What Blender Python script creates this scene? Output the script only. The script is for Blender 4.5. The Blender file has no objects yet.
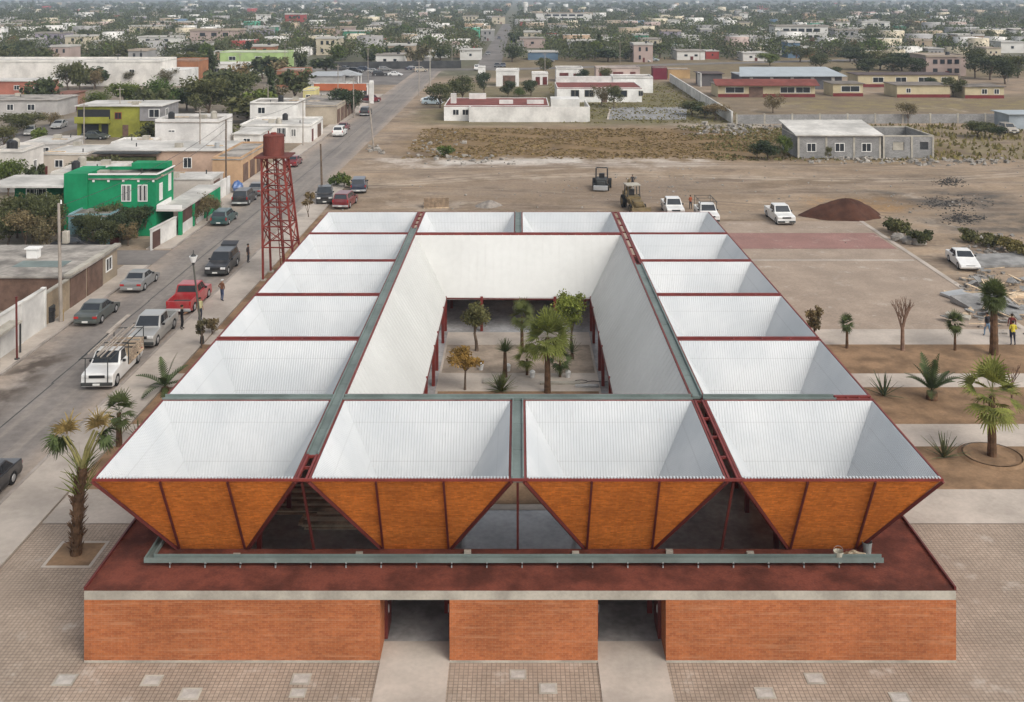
import bpy, math, random
import numpy as np
from mathutils import Vector, Matrix
R = math.radians
C = bpy.context.scene.collection
sc = bpy.context.scene
rnd = random.Random(7)
CAMH, FPX, CX, HY = 25.0, 1042.0, 519.0, -5.0

def g(x, y, z=0.0):                       # where a spot of the photograph lies on the plain (metres)
    d = FPX*(CAMH-z)/(y-HY)
    return ((x-CX)*d/FPX, d)

# ------------------------------------------------------------------ mesh helper
class MB:
    def __init__(s): s.v=[]; s.f=[]; s.m=[]; s.k=0
    def mat(s,k): s.k=k; return s
    def add(s, vs, fs):
        b=len(s.v); s.v += [tuple(p) for p in vs]
        for f in fs: s.f.append(tuple(b+i for i in f)); s.m.append(s.k)
        return s
    def box(s,x0,y0,z0,x1,y1,z1):
        if x0>x1: x0,x1=x1,x0
        if y0>y1: y0,y1=y1,y0
        if z0>z1: z0,z1=z1,z0
        return s.add([(x0,y0,z0),(x1,y0,z0),(x1,y1,z0),(x0,y1,z0),(x0,y0,z1),(x1,y0,z1),(x1,y1,z1),(x0,y1,z1)],
          [(3,2,1,0),(4,5,6,7),(0,1,5,4),(1,2,6,5),(2,3,7,6),(3,0,4,7)])
    def hexa(s, p):                        # 4 bottom + 4 top corners
        return s.add(p,[(3,2,1,0),(4,5,6,7),(0,1,5,4),(1,2,6,5),(2,3,7,6),(3,0,4,7)])
    def quad(s,a,b,c,d): return s.add([a,b,c,d],[(0,1,2,3)])
    def tube(s,p0,p1,r0,r1=None,n=8,cap=True):
        r1=r0 if r1 is None else r1
        p0=Vector(p0);p1=Vector(p1);d=(p1-p0)
        if d.length<1e-6: return s
        d.normalize(); a=Vector((0,0,1)) if abs(d.z)<.9 else Vector((1,0,0))
        u=d.cross(a).normalized(); w=d.cross(u)
        vs=[p0+(u*math.cos(t)+w*math.sin(t))*r0 for t in [2*math.pi*i/n for i in range(n)]]
        vs+=[p1+(u*math.cos(t)+w*math.sin(t))*r1 for t in [2*math.pi*i/n for i in range(n)]]
        fs=[(i,(i+1)%n,n+(i+1)%n,n+i) for i in range(n)]
        if cap: fs+=[tuple(range(n))[::-1],tuple(range(n,2*n))]
        return s.add(vs,fs)
    def bar(s,p0,p1,w,h=None):             # rectangular bar between two points
        h=w if h is None else h
        p0=Vector(p0);p1=Vector(p1);d=(p1-p0).normalized()
        a=Vector((0,0,1)) if abs(d.z)<.95 else Vector((0,1,0))
        u=d.cross(a).normalized()*w/2; t=u.cross(d).normalized()*h/2
        return s.hexa([p0-u-t,p0+u-t,p0+u+t,p0-u+t,p1-u-t,p1+u-t,p1+u+t,p1-u+t])
    def path(s,pts,rad,n=7):
        for i in range(len(pts)-1):
            s.tube(pts[i],pts[i+1],rad[i],rad[i+1],n,cap=(i==0 or i==len(pts)-2))
        return s
    def prism_x(s,out,x0,x1):              # outline in (y,z) pushed along x
        n=len(out); vs=[(x0,y,z) for y,z in out]+[(x1,y,z) for y,z in out]
        return s.add(vs,[tuple(range(n)),tuple(range(n,2*n))[::-1]]+[(i+n,(i+1)%n+n,(i+1)%n,i) for i in range(n)])
    def prism_z(s,out,z0,z1):
        n=len(out); vs=[(x,y,z0) for x,y in out]+[(x,y,z1) for x,y in out]
        return s.add(vs,[tuple(range(n))[::-1],tuple(range(n,2*n))]+[(i,(i+1)%n,(i+1)%n+n,i+n) for i in range(n)])
    def blob(s,c,r,seed=0,rough=.18,n=10,m=6):
        q=random.Random(seed); vs=[];fs=[]
        rx,ry,rz=r if isinstance(r,(tuple,list)) else (r,r,r)
        for j in range(m+1):
            a=-math.pi/2+math.pi*j/m
            for i in range(n):
                b=2*math.pi*i/n; k=1+q.uniform(-rough,rough)
                vs.append((c[0]+rx*k*math.cos(a)*math.cos(b),c[1]+ry*k*math.cos(a)*math.sin(b),c[2]+rz*k*math.sin(a)))
        for j in range(m):
            for i in range(n): fs.append((j*n+i,j*n+(i+1)%n,(j+1)*n+(i+1)%n,(j+1)*n+i))
        return s.add(vs,fs)
    def mesh(s,name,mats):
        me=bpy.data.meshes.new(name); me.from_pydata(s.v,[],s.f)
        for m in (mats if isinstance(mats,(list,tuple)) else [mats]): me.materials.append(m)
        if any(s.m): me.polygons.foreach_set('material_index',s.m)
        me.update(); return me
    def build(s,name,mats,parent=None,loc=None,smooth=False,bevel=0,fix=True):
        me=s.mesh(name,mats)
        if fix:
            import bmesh
            bm=bmesh.new(); bm.from_mesh(me); bmesh.ops.recalc_face_normals(bm,faces=bm.faces); bm.to_mesh(me); bm.free()
        return link(name,me,parent,loc,smooth,bevel)
def link(name,me,parent=None,loc=None,smooth=False,bevel=0):
    o=bpy.data.objects.new(name,me); C.objects.link(o)
    if parent is not None: o.parent=parent
    if loc is not None: o.location=loc
    if smooth: me.polygons.foreach_set('use_smooth',[True]*len(me.polygons))
    if bevel:
        b=o.modifiers.new('edge','BEVEL'); b.width=bevel; b.segments=2; b.limit_method='ANGLE'; b.angle_limit=R(35)
    return o
def tag(o,label=None,cat=None,group=None,kind=None):
    if label: o['label']=label
    if cat: o['category']=cat
    if group: o['group']=group
    if kind: o['kind']=kind
    return o
def empty(name,loc=(0,0,0),rz=0,label=None,cat=None,group=None):
    o=bpy.data.objects.new(name,None); C.objects.link(o); o.location=loc; o.rotation_euler=(0,0,rz)
    o.empty_display_size=.3
    return tag(o,label,cat,group)
def dup(o,loc=None,rz=None,scale=None,label=None,group=None):
    def cp(a,par):
        c=a.copy(); C.objects.link(c)
        if par is not None:
            c.parent=par; c.matrix_parent_inverse=a.matrix_parent_inverse.copy()
        for ch in list(a.children): cp(ch,c)
        return c
    r=cp(o,None)
    if loc is not None: r.location=loc
    if rz is not None: r.rotation_euler=(0,0,rz)
    if scale is not None: r.scale=scale if isinstance(scale,(tuple,list)) else (scale,)*3
    if label: r['label']=label
    if group: r['group']=group
    return r
def repaint(o,old,new):
    for a in [o]+list(o.children_recursive):
        if a.type!='MESH': continue
        for sl in a.material_slots:
            if sl.material==old: sl.link='OBJECT'; sl.material=new

# ------------------------------------------------------------------ materials
class NT:
    def __init__(s,name):
        s.mt=bpy.data.materials.new(name); s.mt.use_nodes=True
        s.t=s.mt.node_tree; s.t.nodes.clear()
        s.out=s.n('ShaderNodeOutputMaterial'); s.b=s.n('ShaderNodeBsdfPrincipled')
        s.l(s.b.outputs[0],s.out.inputs[0])
    def n(s,ty): return s.t.nodes.new(ty)
    def l(s,a,b): s.t.links.new(a,b)
    def put(s,sock,v):
        if hasattr(v,'is_output') or isinstance(v,bpy.types.NodeSocket): s.l(v,sock)
        elif isinstance(v,(tuple,list)) and len(v)==3 and sock.type=='RGBA': sock.default_value=(*v,1)
        else: sock.default_value=v
    def pos(s,kind='world'):
        if kind=='world': return s.n('ShaderNodeNewGeometry').outputs['Position']
        return s.n('ShaderNodeTexCoord').outputs['Object']
    def noise(s,vec,scale,detail=4,rough=.55):
        n=s.n('ShaderNodeTexNoise'); s.l(vec,n.inputs['Vector']); n.inputs['Scale'].default_value=scale
        n.inputs['Detail'].default_value=detail; n.inputs['Roughness'].default_value=rough; return n.outputs['Fac']
    def ramp(s,f,a,b,lo=0.,hi=1.):
        n=s.n('ShaderNodeMapRange'); s.l(f,n.inputs[0]); n.inputs[1].default_value=a; n.inputs[2].default_value=b
        n.inputs[3].default_value=lo; n.inputs[4].default_value=hi; n.interpolation_type='SMOOTHSTEP'; return n.outputs[0]
    def math(s,op,a,b=0.):
        n=s.n('ShaderNodeMath'); n.operation=op; s.put(n.inputs[0],a); s.put(n.inputs[1],b); return n.outputs[0]
    def mix(s,f,a,b,blend='MIX'):
        n=s.n('ShaderNodeMix'); n.data_type='RGBA'; n.blend_type=blend
        s.put(n.inputs[0],f); s.put(n.inputs[6],a); s.put(n.inputs[7],b); return n.outputs[2]
    def xyz(s,v):
        n=s.n('ShaderNodeSeparateXYZ'); s.l(v,n.inputs[0]); return n.outputs
    def vec(s,x,y,z=0.):
        n=s.n('ShaderNodeCombineXYZ'); s.put(n.inputs[0],x); s.put(n.inputs[1],y); s.put(n.inputs[2],z); return n.outputs[0]
    def bump(s,h,strength=.4,dist=.02):
        n=s.n('ShaderNodeBump'); n.inputs['Strength'].default_value=strength; n.inputs['Distance'].default_value=dist
        s.l(h,n.inputs['Height']); s.l(n.outputs[0],s.b.inputs['Normal'])
    def done(s,col,rough=.8,spec=.3,metal=0.):
        s.put(s.b.inputs['Base Color'],col); s.put(s.b.inputs['Roughness'],rough)
        s.b.inputs['Specular IOR Level'].default_value=spec; s.b.inputs['Metallic'].default_value=metal
        return s.mt
def mul(c,k): return tuple(min(1,x*k) for x in c)
_mc={}
def surf(name,col,var=.22,scale=.8,rough=.8,spec=.25,fine=None,bump=0,space='obj',metal=0.,col2=None,jit=0.):
    if name in _mc: return _mc[name]
    s=NT(name); p=s.pos('world' if space=='world' else 'obj')
    a=s.noise(p,scale,5); c=s.mix(s.ramp(a,.3,.7),mul(col,1-var),col2 if col2 else mul(col,1+var*.7))
    fs=fine or scale*9; b=s.noise(p,fs,3)
    c=s.mix(s.ramp(b,.25,.75,.0,1.),mul((1,1,1),1-var*.6),(1,1,1)) if False else s.mix(1.,c,s.mix(s.ramp(b,.25,.75),mul((1,1,1),1-var*.55),(1,1,1)),'MULTIPLY')
    if jit:
        oi=s.n('ShaderNodeObjectInfo'); r=oi.outputs['Random']
        c=s.mix(1.,c,s.mix(r,mul((1,1.02,.95),1-jit),mul((1.,1.,1.),1)),'MULTIPLY')
    if bump: s.bump(b,bump,.02)
    _mc[name]=s.done(c,rough,spec,metal); return _mc[name]
def face_uv(s,p):                          # (along the wall, up) for walls facing any way
    gm=s.n('ShaderNodeNewGeometry'); nx=s.xyz(gm.outputs['True Normal']); q=s.xyz(p)
    k=s.math('GREATER_THAN',s.math('ABSOLUTE',nx[0]),s.math('ABSOLUTE',nx[1]))
    m=s.n('ShaderNodeMix'); m.data_type='FLOAT'; s.l(k,m.inputs[0]); s.l(q[0],m.inputs[2]); s.l(q[1],m.inputs[3])
    return s.vec(m.outputs[0],q[2],0.)
def bricks(name,c1,c2,mortar,bw,bh,msize=.006,var=.25,offset=.5,flat=False,streak=.0,space='world'):
    s=NT(name); p=s.pos(space); uv=p if flat else face_uv(s,p)
    b=s.n('ShaderNodeTexBrick'); b.offset=offset; s.l(uv,b.inputs['Vector'])
    for i,c in ((1,c1),(2,c2),(3,mortar)): b.inputs[i].default_value=(*c,1)
    b.inputs['Scale'].default_value=1; b.inputs['Mortar Size'].default_value=msize; b.inputs['Mortar Smooth'].default_value=.3
    b.inputs['Brick Width'].default_value=bw; b.inputs['Row Height'].default_value=bh; b.inputs['Bias'].default_value=0
    c=b.outputs['Color']
    a=s.noise(p,.35,5,.6); c=s.mix(1.,c,s.mix(s.ramp(a,.3,.72),mul((1,1,1),1-var),(1,1,1)),'MULTIPLY')
    d=s.noise(p,6,4,.7); c=s.mix(1.,c,s.mix(s.ramp(d,.3,.7),mul((1,1,1),1-var*.8),(1,1,1)),'MULTIPLY')
    if streak:
        q=s.xyz(uv); e=s.noise(s.vec(s.math('MULTIPLY',q[0],.35),s.math('MULTIPLY',q[1],7.)),1.,4,.7)
        c=s.mix(s.ramp(e,.48,.75,0,streak),c,mul(mortar,1.15))
    if flat:
        e=s.noise(p,.55,6,.7); c=s.mix(s.ramp(e,.56,.72,0,.6),c,(.52,.47,.41)); e=s.noise(p,.12,4,.6); c=s.mix(s.ramp(e,.5,.70,0,.65),c,mul(c2,.72))
    h=s.noise(p,9,2); s.bump(b.outputs['Fac'],-.5,.01)
    return s.done(c,.85,.2)

M={}
M['brick']=bricks('plinth_brick',(.52,.162,.056),(.40,.114,.040),(.44,.24,.135),.25,.075,.007,.28,streak=.5)
M['brick_amber']=bricks('funnel_brick',(.90,.272,.040),(.62,.165,.021),(.60,.24,.07),.25,.07,.008,.3,streak=.3)
M['paver']=bricks('plaza_paver',(.48,.385,.305),(.41,.325,.255),(.26,.205,.155),.17,.17,.018,.25,offset=0.,flat=True)
M['paver_far']=bricks('court_paver',(.47,.375,.295),(.40,.315,.245),(.29,.225,.17),.20,.10,.012,.22,offset=.5,flat=True)
M['block']=bricks('concrete_block',(.36,.355,.345),(.28,.275,.27),(.42,.41,.39),.40,.20,.015,.3)
M['concrete']=surf('concrete',(.47,.41,.35),.2,.35,.85,fine=5,space='world')
M['slab']=surf('hall_concrete',(.40,.395,.39),.3,.5,.18,.6,fine=4,space='world')
M['coping']=surf('coping_concrete',(.42,.39,.33),.25,.8,.85,fine=9,space='world')
M['terrace']=surf('terracotta_gravel',(.150,.043,.027),.45,.9,.95,fine=13,space='world',bump=1.)
M['steel']=surf('red_steel',(.19,.03,.024),.25,1.2,.5,.4)
M['steel_dark']=surf('dark_red_steel',(.12,.022,.018),.25,1.2,.5,.4)
M['tower']=surf('tower_red',(.22,.042,.032),.3,.6,.65)
M['tank']=surf('tank_red',(.155,.045,.034),.3,.5,.7)
M['gutter']=surf('gutter_green',(.165,.205,.19),.2,.7,.55,.4,space='world')
def sheet_mat():
    s=NT('white_roof_sheet'); p=s.pos('world'); q=s.xyz(p)
    a=s.noise(p,.25,5); b=s.noise(s.vec(s.math('MULTIPLY',q[0],3.2),s.math('MULTIPLY',q[1],3.2),s.math('MULTIPLY',q[2],.22)),1.,4,.65); d=s.noise(p,2.6,5,.7)
    c=s.mix(s.ramp(a,.3,.7),(.47,.49,.50),(.57,.58,.58)); c=s.mix(s.ramp(b,.52,.75,0,.28),c,(.42,.43,.43)); c=s.mix(s.ramp(d,.62,.78,0,.45),c,(.43,.40,.36))
    for zz in (4.55,5.9): c=s.mix(s.math('MULTIPLY',s.ramp(s.math('ABSOLUTE',s.math('SUBTRACT',q[2],zz)),.008,.02,1,0),.35),c,(.30,.30,.30))
    return s.done(c,.45,.4)
M['sheet']=sheet_mat()
M['cream']=surf('cream_panel',(.585,.585,.56),.08,.15,.6,.3,fine=2.5,space='world')
M['dark']=surf('dark_void',(.03,.03,.032),.2,1,.7)
M['galv']=surf('galvanised',(.42,.43,.43),.15,1,.4,.5,metal=.3)
M['white']=surf('white_paint',(.66,.645,.61),.2,.35,.75,fine=2.2)
M['trim']=surf('white_trim',(.78,.77,.74),.06,.8,.6)
M['glass']=surf('window_glass',(.025,.03,.036),.2,.6,.12,.6)
M['wood']=surf('weathered_plank',(.62,.48,.33),.5,1.1,.85,fine=12)
M['rooftop']=surf('roof_concrete',(.36,.33,.295),.5,.4,.9,fine=2.2,col2=(.47,.43,.38))
M['roofwhite']=surf('roof_white',(.56,.54,.50),.3,.22,.85,fine=1.5)
M['black']=surf('black_plastic',(.02,.02,.021),.2,2,.45,.5)
M['pole']=surf('pole_concrete',(.33,.29,.25),.2,1,.85)
M['iron']=surf('dark_iron',(.05,.052,.05),.2,1.5,.6)
M['soil']=surf('planting_soil',(.26,.165,.095),.35,.6,.95,fine=7,space='world',bump=.5)
M['asphalt']=surf('asphalt',(.19,.172,.158),.3,.12,.9,fine=1.4,space='world')
M['sidewalk']=surf('sidewalk_concrete',(.44,.385,.33),.2,.3,.85,fine=3,space='world')
M['kerb']=surf('kerb_concrete',(.34,.30,.265),.25,.5,.9,space='world')
M['rock']=surf('rubble_rock',(.33,.305,.27),.4,1,.95)
M['mound']=surf('red_soil',(.075,.033,.021),.3,.8,1,fine=8,bump=.5)

def leafmat(name,col,col2=None,var=.45):
    s=NT(name); p=s.pos('obj'); a=s.noise(p,1.1,3); oi=s.n('ShaderNodeObjectInfo').outputs['Random']
    c=s.mix(s.ramp(a,.3,.7),mul(col,1-var),col2 or mul(col,1+var*.8))
    b=s.noise(p,11,2); c=s.mix(1.,c,s.mix(s.ramp(b,.3,.7),(.72,.74,.7),(1.15,1.12,1.)),'MULTIPLY')
    c=s.mix(1.,c,s.mix(oi,(.72,.80,.78),(1.2,1.08,.95)),'MULTIPLY')
    s.done(c,.75,.2)
    # thin leaves let some light through
    tr=s.n('ShaderNodeBsdfTranslucent'); s.l(c,tr.inputs[0]); mx=s.n('ShaderNodeMixShader'); mx.inputs[0].default_value=.25
    s.l(s.b.outputs[0],mx.inputs[1]); s.l(tr.outputs[0],mx.inputs[2]); s.l(mx.outputs[0],s.out.inputs[0])
    return s.mt
M['leaf']=leafmat('leaf_olive',(.122,.132,.066))
M['leaf_dark']=leafmat('leaf_dark',(.078,.098,.054))
M['leaf_green']=leafmat('leaf_fresh',(.125,.17,.05))
M['leaf_brown']=leafmat('leaf_dry',(.21,.17,.105))
M['leaf_orange']=leafmat('leaf_orange',(.38,.235,.075))
M['leaf_light']=leafmat('leaf_light',(.26,.31,.08))
M['palm']=leafmat('palm_green',(.19,.22,.065))
M['palm_dark']=leafmat('palm_dark',(.11,.14,.06))
M['palm_dry']=leafmat('palm_dry',(.46,.33,.15))
M['agave']=leafmat('agave_green',(.14,.165,.10))
M['bark']=surf('bark',(.15,.11,.08),.4,2,.95)
M['palmbark']=surf('palm_bark',(.13,.075,.042),.45,3,.95)
M['grass']=leafmat('dry_grass',(.25,.175,.085))
M['weed']=leafmat('weed_green',(.19,.175,.08))
# ------------------------------------------------------------------ ground
def rect_mask(s,wp,x0,x1,y0,y1,soft):
    q=s.xyz(wp)
    a=s.math('MULTIPLY',s.ramp(q[0],x0-soft,x0+soft),s.ramp(q[0],x1-soft,x1+soft,1,0))
    b=s.math('MULTIPLY',s.ramp(q[1],y0-soft,y0+soft),s.ramp(q[1],y1-soft,y1+soft,1,0))
    return s.math('MULTIPLY',a,b)
def ground_mat():
    s=NT('earth'); p=s.pos('world')
    wob=s.n('ShaderNodeTexNoise'); s.l(p,wob.inputs['Vector']); wob.inputs['Scale'].default_value=.11; wob.inputs['Detail'].default_value=5; wob.inputs['Roughness'].default_value=.65
    vm=s.n('ShaderNodeVectorMath'); vm.operation='MULTIPLY_ADD'; s.l(wob.outputs['Color'],vm.inputs[0]); vm.inputs[1].default_value=(14,14,0); s.l(p,vm.inputs[2])
    vs=s.n('ShaderNodeVectorMath'); vs.operation='SUBTRACT'; s.l(vm.outputs[0],vs.inputs[0]); vs.inputs[1].default_value=(7,7,0); wp=vs.outputs[0]
    n1=s.noise(p,.035,6,.6); n2=s.noise(p,.25,5,.65); n3=s.noise(p,2.2,4,.7)
    q=s.xyz(p); st=s.noise(s.vec(s.math('MULTIPLY',q[0],.06),s.math('MULTIPLY',q[1],.20)),1.,5,.6)
    c=s.mix(s.ramp(n1,.32,.68),(.225,.170,.120),(.375,.288,.205))
    c=s.mix(s.ramp(st,.44,.62,0,.7),c,(.39,.32,.25)); c=s.mix(s.ramp(st,.52,.66,0,.75),c,(.17,.125,.09))
    def area(x0,x1,y0,y1,soft,col,amt=1.,nz=None):
        nonlocal c
        m=rect_mask(s,wp,x0,x1,y0,y1,soft)
        if nz is not None: m=s.math('MULTIPLY',m,nz)
        c=s.mix(s.math('MULTIPLY',m,amt),c,col)
    g1=s.ramp(n2,.35,.6)
    area(-6000,-38,20,7000,4,(.22,.195,.155),.85)
    area(-6000,6000,318,7000,12,(.115,.120,.078),.9)
    area(-18,70,158,196,5,(.20,.135,.065),.95); area(-14,42,163,192,6,(.24,.165,.09),.6,g1)
    area(40,120,158,198,5,(.17,.15,.075),.7,g1)
    area(-20,46,200,300,4,(.17,.15,.08),.8); area(10,40,206,290,6,(.12,.125,.05),.6,g1)
    area(43,135,204,262,4,(.22,.175,.12),.9); area(60,140,225,250,6,(.23,.19,.085),.7,g1)
    area(-10,170,318,420,6,(.22,.17,.10),.8)
    area(-22,30,152,160,3,(.52,.47,.42),.75,g1); area(-12,8,155,158.5,1.5,(.6,.56,.51),.8)
    area(30,60,196,203,3,(.50,.46,.41),.6,g1)
    area(40,60,121,133,3,(.075,.07,.065),.9,g1); area(46,60,109,119,3,(.085,.078,.07),.9,g1); area(52,62,139,146,3,(.09,.08,.07),.7,g1)
    area(35,46,120,130,3,(.40,.24,.10),.6,g1); area(47,70,92,104,3,(.28,.28,.285),.8,g1)
    area(-10,26,126,140,4,(.16,.125,.10),.5,g1)
    area(-24.5,-14,77,118,2,(.27,.185,.125),.8)
    c=s.mix(1.,c,s.mix(s.ramp(n2,.25,.75),(.74,.73,.72),(1.12,1.1,1.08)),'MULTIPLY')
    c=s.mix(1.,c,s.mix(s.ramp(n3,.25,.75),(.80,.79,.78),(1.1,1.1,1.1)),'MULTIPLY')
    n5=s.noise(p,.075,7,.7); c=s.mix(s.math('MULTIPLY',s.ramp(n5,.55,.66),.7),c,(.145,.108,.08)); n6=s.noise(wp,.055,7,.7); c=s.mix(s.math('MULTIPLY',s.ramp(n6,.58,.68),.55),c,(.43,.365,.295))
    for (a0,b0,c0,d0,e0,col,am) in ((150,-.05,5,.05,0,(.15,.112,.08),.6),(151.6,-.05,5,.05,0,(.15,.112,.08),.6),(139,.10,4,.07,1,(.44,.37,.295),.6),(140.7,.10,4,.07,1,(.44,.37,.295),.6),(127,-.12,6,.045,2.,(.16,.12,.085),.6),(128.7,-.12,6,.045,2.,(.16,.12,.085),.6),(146,.22,3,.09,.5,(.42,.35,.28),.55),(119,.16,3,.08,2.5,(.17,.125,.09),.5),(120.6,.16,3,.08,2.5,(.17,.125,.09),.5)):
        sy=s.math('ADD',s.math('ADD',s.math('MULTIPLY',q[0],b0),a0),s.math('MULTIPLY',s.math('SINE',s.math('ADD',s.math('MULTIPLY',q[0],d0),e0)),c0))
        dd=s.math('ABSOLUTE',s.math('SUBTRACT',q[1],sy)); fm=rect_mask(s,p,-22,95,116,158,3)
        c=s.mix(s.math('MULTIPLY',s.math('MULTIPLY',s.ramp(dd,.15,.75,am,0),s.ramp(n2,.35,.6)),fm),c,col)
    s.bump(n3,.5,.06)
    return s.done(c,.95,.15)
M['earth']=ground_mat()
def sheet(name,x0,x1,y0,y1,z,mt):
    return tag(MB().quad((x0,y0,z),(x1,y0,z),(x1,y1,z),(x0,y1,z)).build(name,mt,fix=False),kind='structure')
sheet('ground',-6500,6500,-60,7200,0,M['earth'])
def street_mat():
    s=NT('street_asphalt'); p=s.pos('world'); q=s.xyz(p)
    n1=s.noise(p,.13,5,.6); n2=s.noise(p,1.6,4,.7); st=s.noise(s.vec(s.math('MULTIPLY',q[0],1.1),s.math('MULTIPLY',q[1],.035)),1.,4,.6)
    c=s.mix(s.ramp(n1,.3,.7),(.185,.165,.150),(.255,.228,.205)); c=s.mix(s.ramp(st,.45,.68,0,.7),c,(.29,.255,.22))
    e=s.math('ADD',s.ramp(q[0],-34.0,-31.2,1,0),s.ramp(q[0],-27.2,-25.6,0,.8))
    c=s.mix(s.math('MULTIPLY',e,s.ramp(n1,.25,.6)),c,(.36,.295,.24))
    k=s.math('MULTIPLY',rect_mask(s,p,-34,-31,60,73,1.2),s.ramp(s.noise(p,.5,4),.35,.6)); c=s.mix(k,c,(.10,.08,.065))
    c=s.mix(1.,c,s.mix(s.ramp(n2,.3,.7),(.82,.82,.82),(1.06,1.06,1.06)),'MULTIPLY')
    s.bump(n2,.3,.01); return s.done(c,.9,.2)
M['street']=street_mat()
def strip(name,pts,z,mt):
    return tag(MB().add([(x,y,z) for x,y in pts],[tuple(range(len(pts)))]).build(name,mt,fix=False),kind='structure')
strip('street',[(-34,20),(-25.5,20),(-25.5,255),(-25.5,345),(-34,345)],.02,M['street'])
strip('cross_street',[(-120,96.5),(-34.03,96.5),(-34.03,102),(-120,102)],.02,M['asphalt'])
strip('back_street',[(-91,110),(-83,110),(-83,340),(-91,340)],.02,M['asphalt'])
strip('cross_street',[(-300,345.1),(-4,345.1),(60,372),(230,432),(230,441),(58,381),(-6,354),(-300,354)],.03,M['asphalt'])
strip('far_street',[(-15,354.1),(-6.5,354.1),(-6,900),(-14,900)],.04,M['asphalt'])
strip('parking_apron',[(-62,290),(-34.03,290),(-34.03,345),(-62,345)],.02,M['asphalt'])
seam=MB()
for a in range(22,250,9): seam.box(-30.06+.25*math.sin(a*.05),a,.022,-29.98+.25*math.sin(a*.05),a+9.1,.026)
tag(seam.build('street_seam',M['iron']),kind='structure')
# pavements with a real kerb
def pavement(x0,x1,y0,y1,kx):
    tag(MB().box(x0,y0,-.05,x1,y1,.13).build('pavement',M['sidewalk']),kind='structure')
    tag(MB().box(kx-.1,y0-.01,-.05,kx+.1,y1+.01,.15).build('kerb',M['kerb']),kind='structure')
pavement(-25.3,-22.6,25,140,-25.4)
pavement(-36.4,-34.1,55,96,-34.05); pavement(-36.6,-34.1,102.3,160,-34.05); pavement(-36.4,-34.1,160.3,262,-34.05)
# plaza in front and at both sides, the planted bands beside the market and the court behind
sheet('plaza',-22.55,60,18,49.2,.03,M['paver'])
def band(name,x0,x1,y0,y1,mt,z=.05): sheet(name,x0,x1,y0,y1,z,mt)
Z=[49.2,52.6,57.6,60.6,66.3,68.7,74.4,77.8]
for i,(a,b) in enumerate(zip(Z[:-1],Z[1:])):
    for x0,x1 in ((-22.55,-16.4),(16.4,60)):
        band('path' if i%2==0 else 'planting_bed',x0,x1,a,b,M['concrete'] if i%2==0 else M['soil'])
band('planting_bed',-22.55,-16.4,77.82,118,M['soil'])
sheet('court',-16.3,37.5,77.82,115,.03,M['paver_far'])
M['redpave']=bricks('red_paver',(.42,.235,.20),(.36,.20,.17),(.24,.15,.13),.20,.10,.012,.25,flat=True)
sheet('court_marking',16.4,37.2,102.5,109.3,.042,M['redpave'])
sheet('court_marking',16.4,37.2,97.9,98.35,.042,M['concrete'])
strip('court_kerb',[(37.5,77.8),(38.0,77.8),(38.0,115),(37.5,115)],.06,M['concrete'])
for x0,x1 in ((-5.2,-2.6),(2.95,5.5)):
    sheet('path',x0,x1,30,40.2,.07,M['concrete']); sheet('path',x0,x1,40.2,43.2,.068,surf('shaded_passage',(.30,.29,.28),.4,.6,.7,fine=4,space='world')); sheet('path',x0,x1,43.24,48.5,.068,surf('shaded_passage',(.30,.29,.28)))  # passage floor set darker: shade under the roof put into its colour

# ------------------------------------------------------------------ market hall: inverted pyramids on a brick plinth
mk=empty('market_hall',(0,39,0),0,'orange brick market hall roofed by white inverted pyramids around an open planted patio','market hall')
def part(mb,name,mt,par=mk,bevel=0,smooth=False):
    o=mb.build(name,mt,None,None,smooth,bevel)
    o.parent=par; o.matrix_parent_inverse=Matrix.Translation(-Vector(world_loc(par))); return o
def world_loc(o):
    v=Vector(o.location)
    while o.parent is not None: v+=o.matrix_parent_inverse.translation; o=o.parent; v+=Vector(o.location)
    return v
Y0,Y1=39.0,88.7; XL,XR=-16.28,16.36; TZ=2.73
part(MB().box(XL+.4,Y0+.4,-.02,XR-.4,Y1-.4,.06),'floor',M['slab'])
doors=[(-5.2,-2.6),(2.95,5.5)]
wl=[(XL,-5.2),(-2.6,2.95),(5.5,XR)]
for a,b in wl:
    w=part(MB().box(a,Y0,0.1,b,Y0+1.3,2.36),'plinth_wall',M['brick'])
    part(MB().box(a,Y0-.03,0,b,Y0+1.3,.1),'footing',M['coping'],w)
part(MB().box(XL,Y0+1.3,0,XL+.3,Y1,2.36).box(XR-.3,Y0+1.3,0,XR,Y1,2.36).box(XL+.3,Y1-.3,0,XR-.3,Y1,2.36),'plinth_wall',M['brick'])
ib=MB()
xs=[XL+.3,-5.2,-2.6,2.95,5.5,XR-.3]
for i in (0,2,4): ib.box(xs[i],41.6,.06,xs[i+1],41.9,2.36)
ib.box(XL+3,41.9,.06,XL+3.2,Y1-3,2.36).box(XR-3.2,41.9,.06,XR-3,Y1-3,2.36).box(XL+3,Y1-3,.06,XR-3,Y1-2.8,2.36)
for x in xs[1:5]:
    s_=-1 if x in (-5.2,2.95) else 1
    ib.box(x,Y0+1.3,.06,x+s_*.2,41.6,2.36)
part(ib,'stall_wall',M['slab'])
for x,sg in ((-5.2,1),(5.5,-1),(-2.6,-1),(2.95,1)):
    d=part(MB().box(x,Y0+1.32,.08,x+sg*.12,41.5,2.33),'door',M['steel_dark'])
    part(MB().box(x+sg*.12,Y0+1.5,1.0,x+sg*.16,Y0+1.56,1.3),'handle',M['galv'],d)
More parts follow.
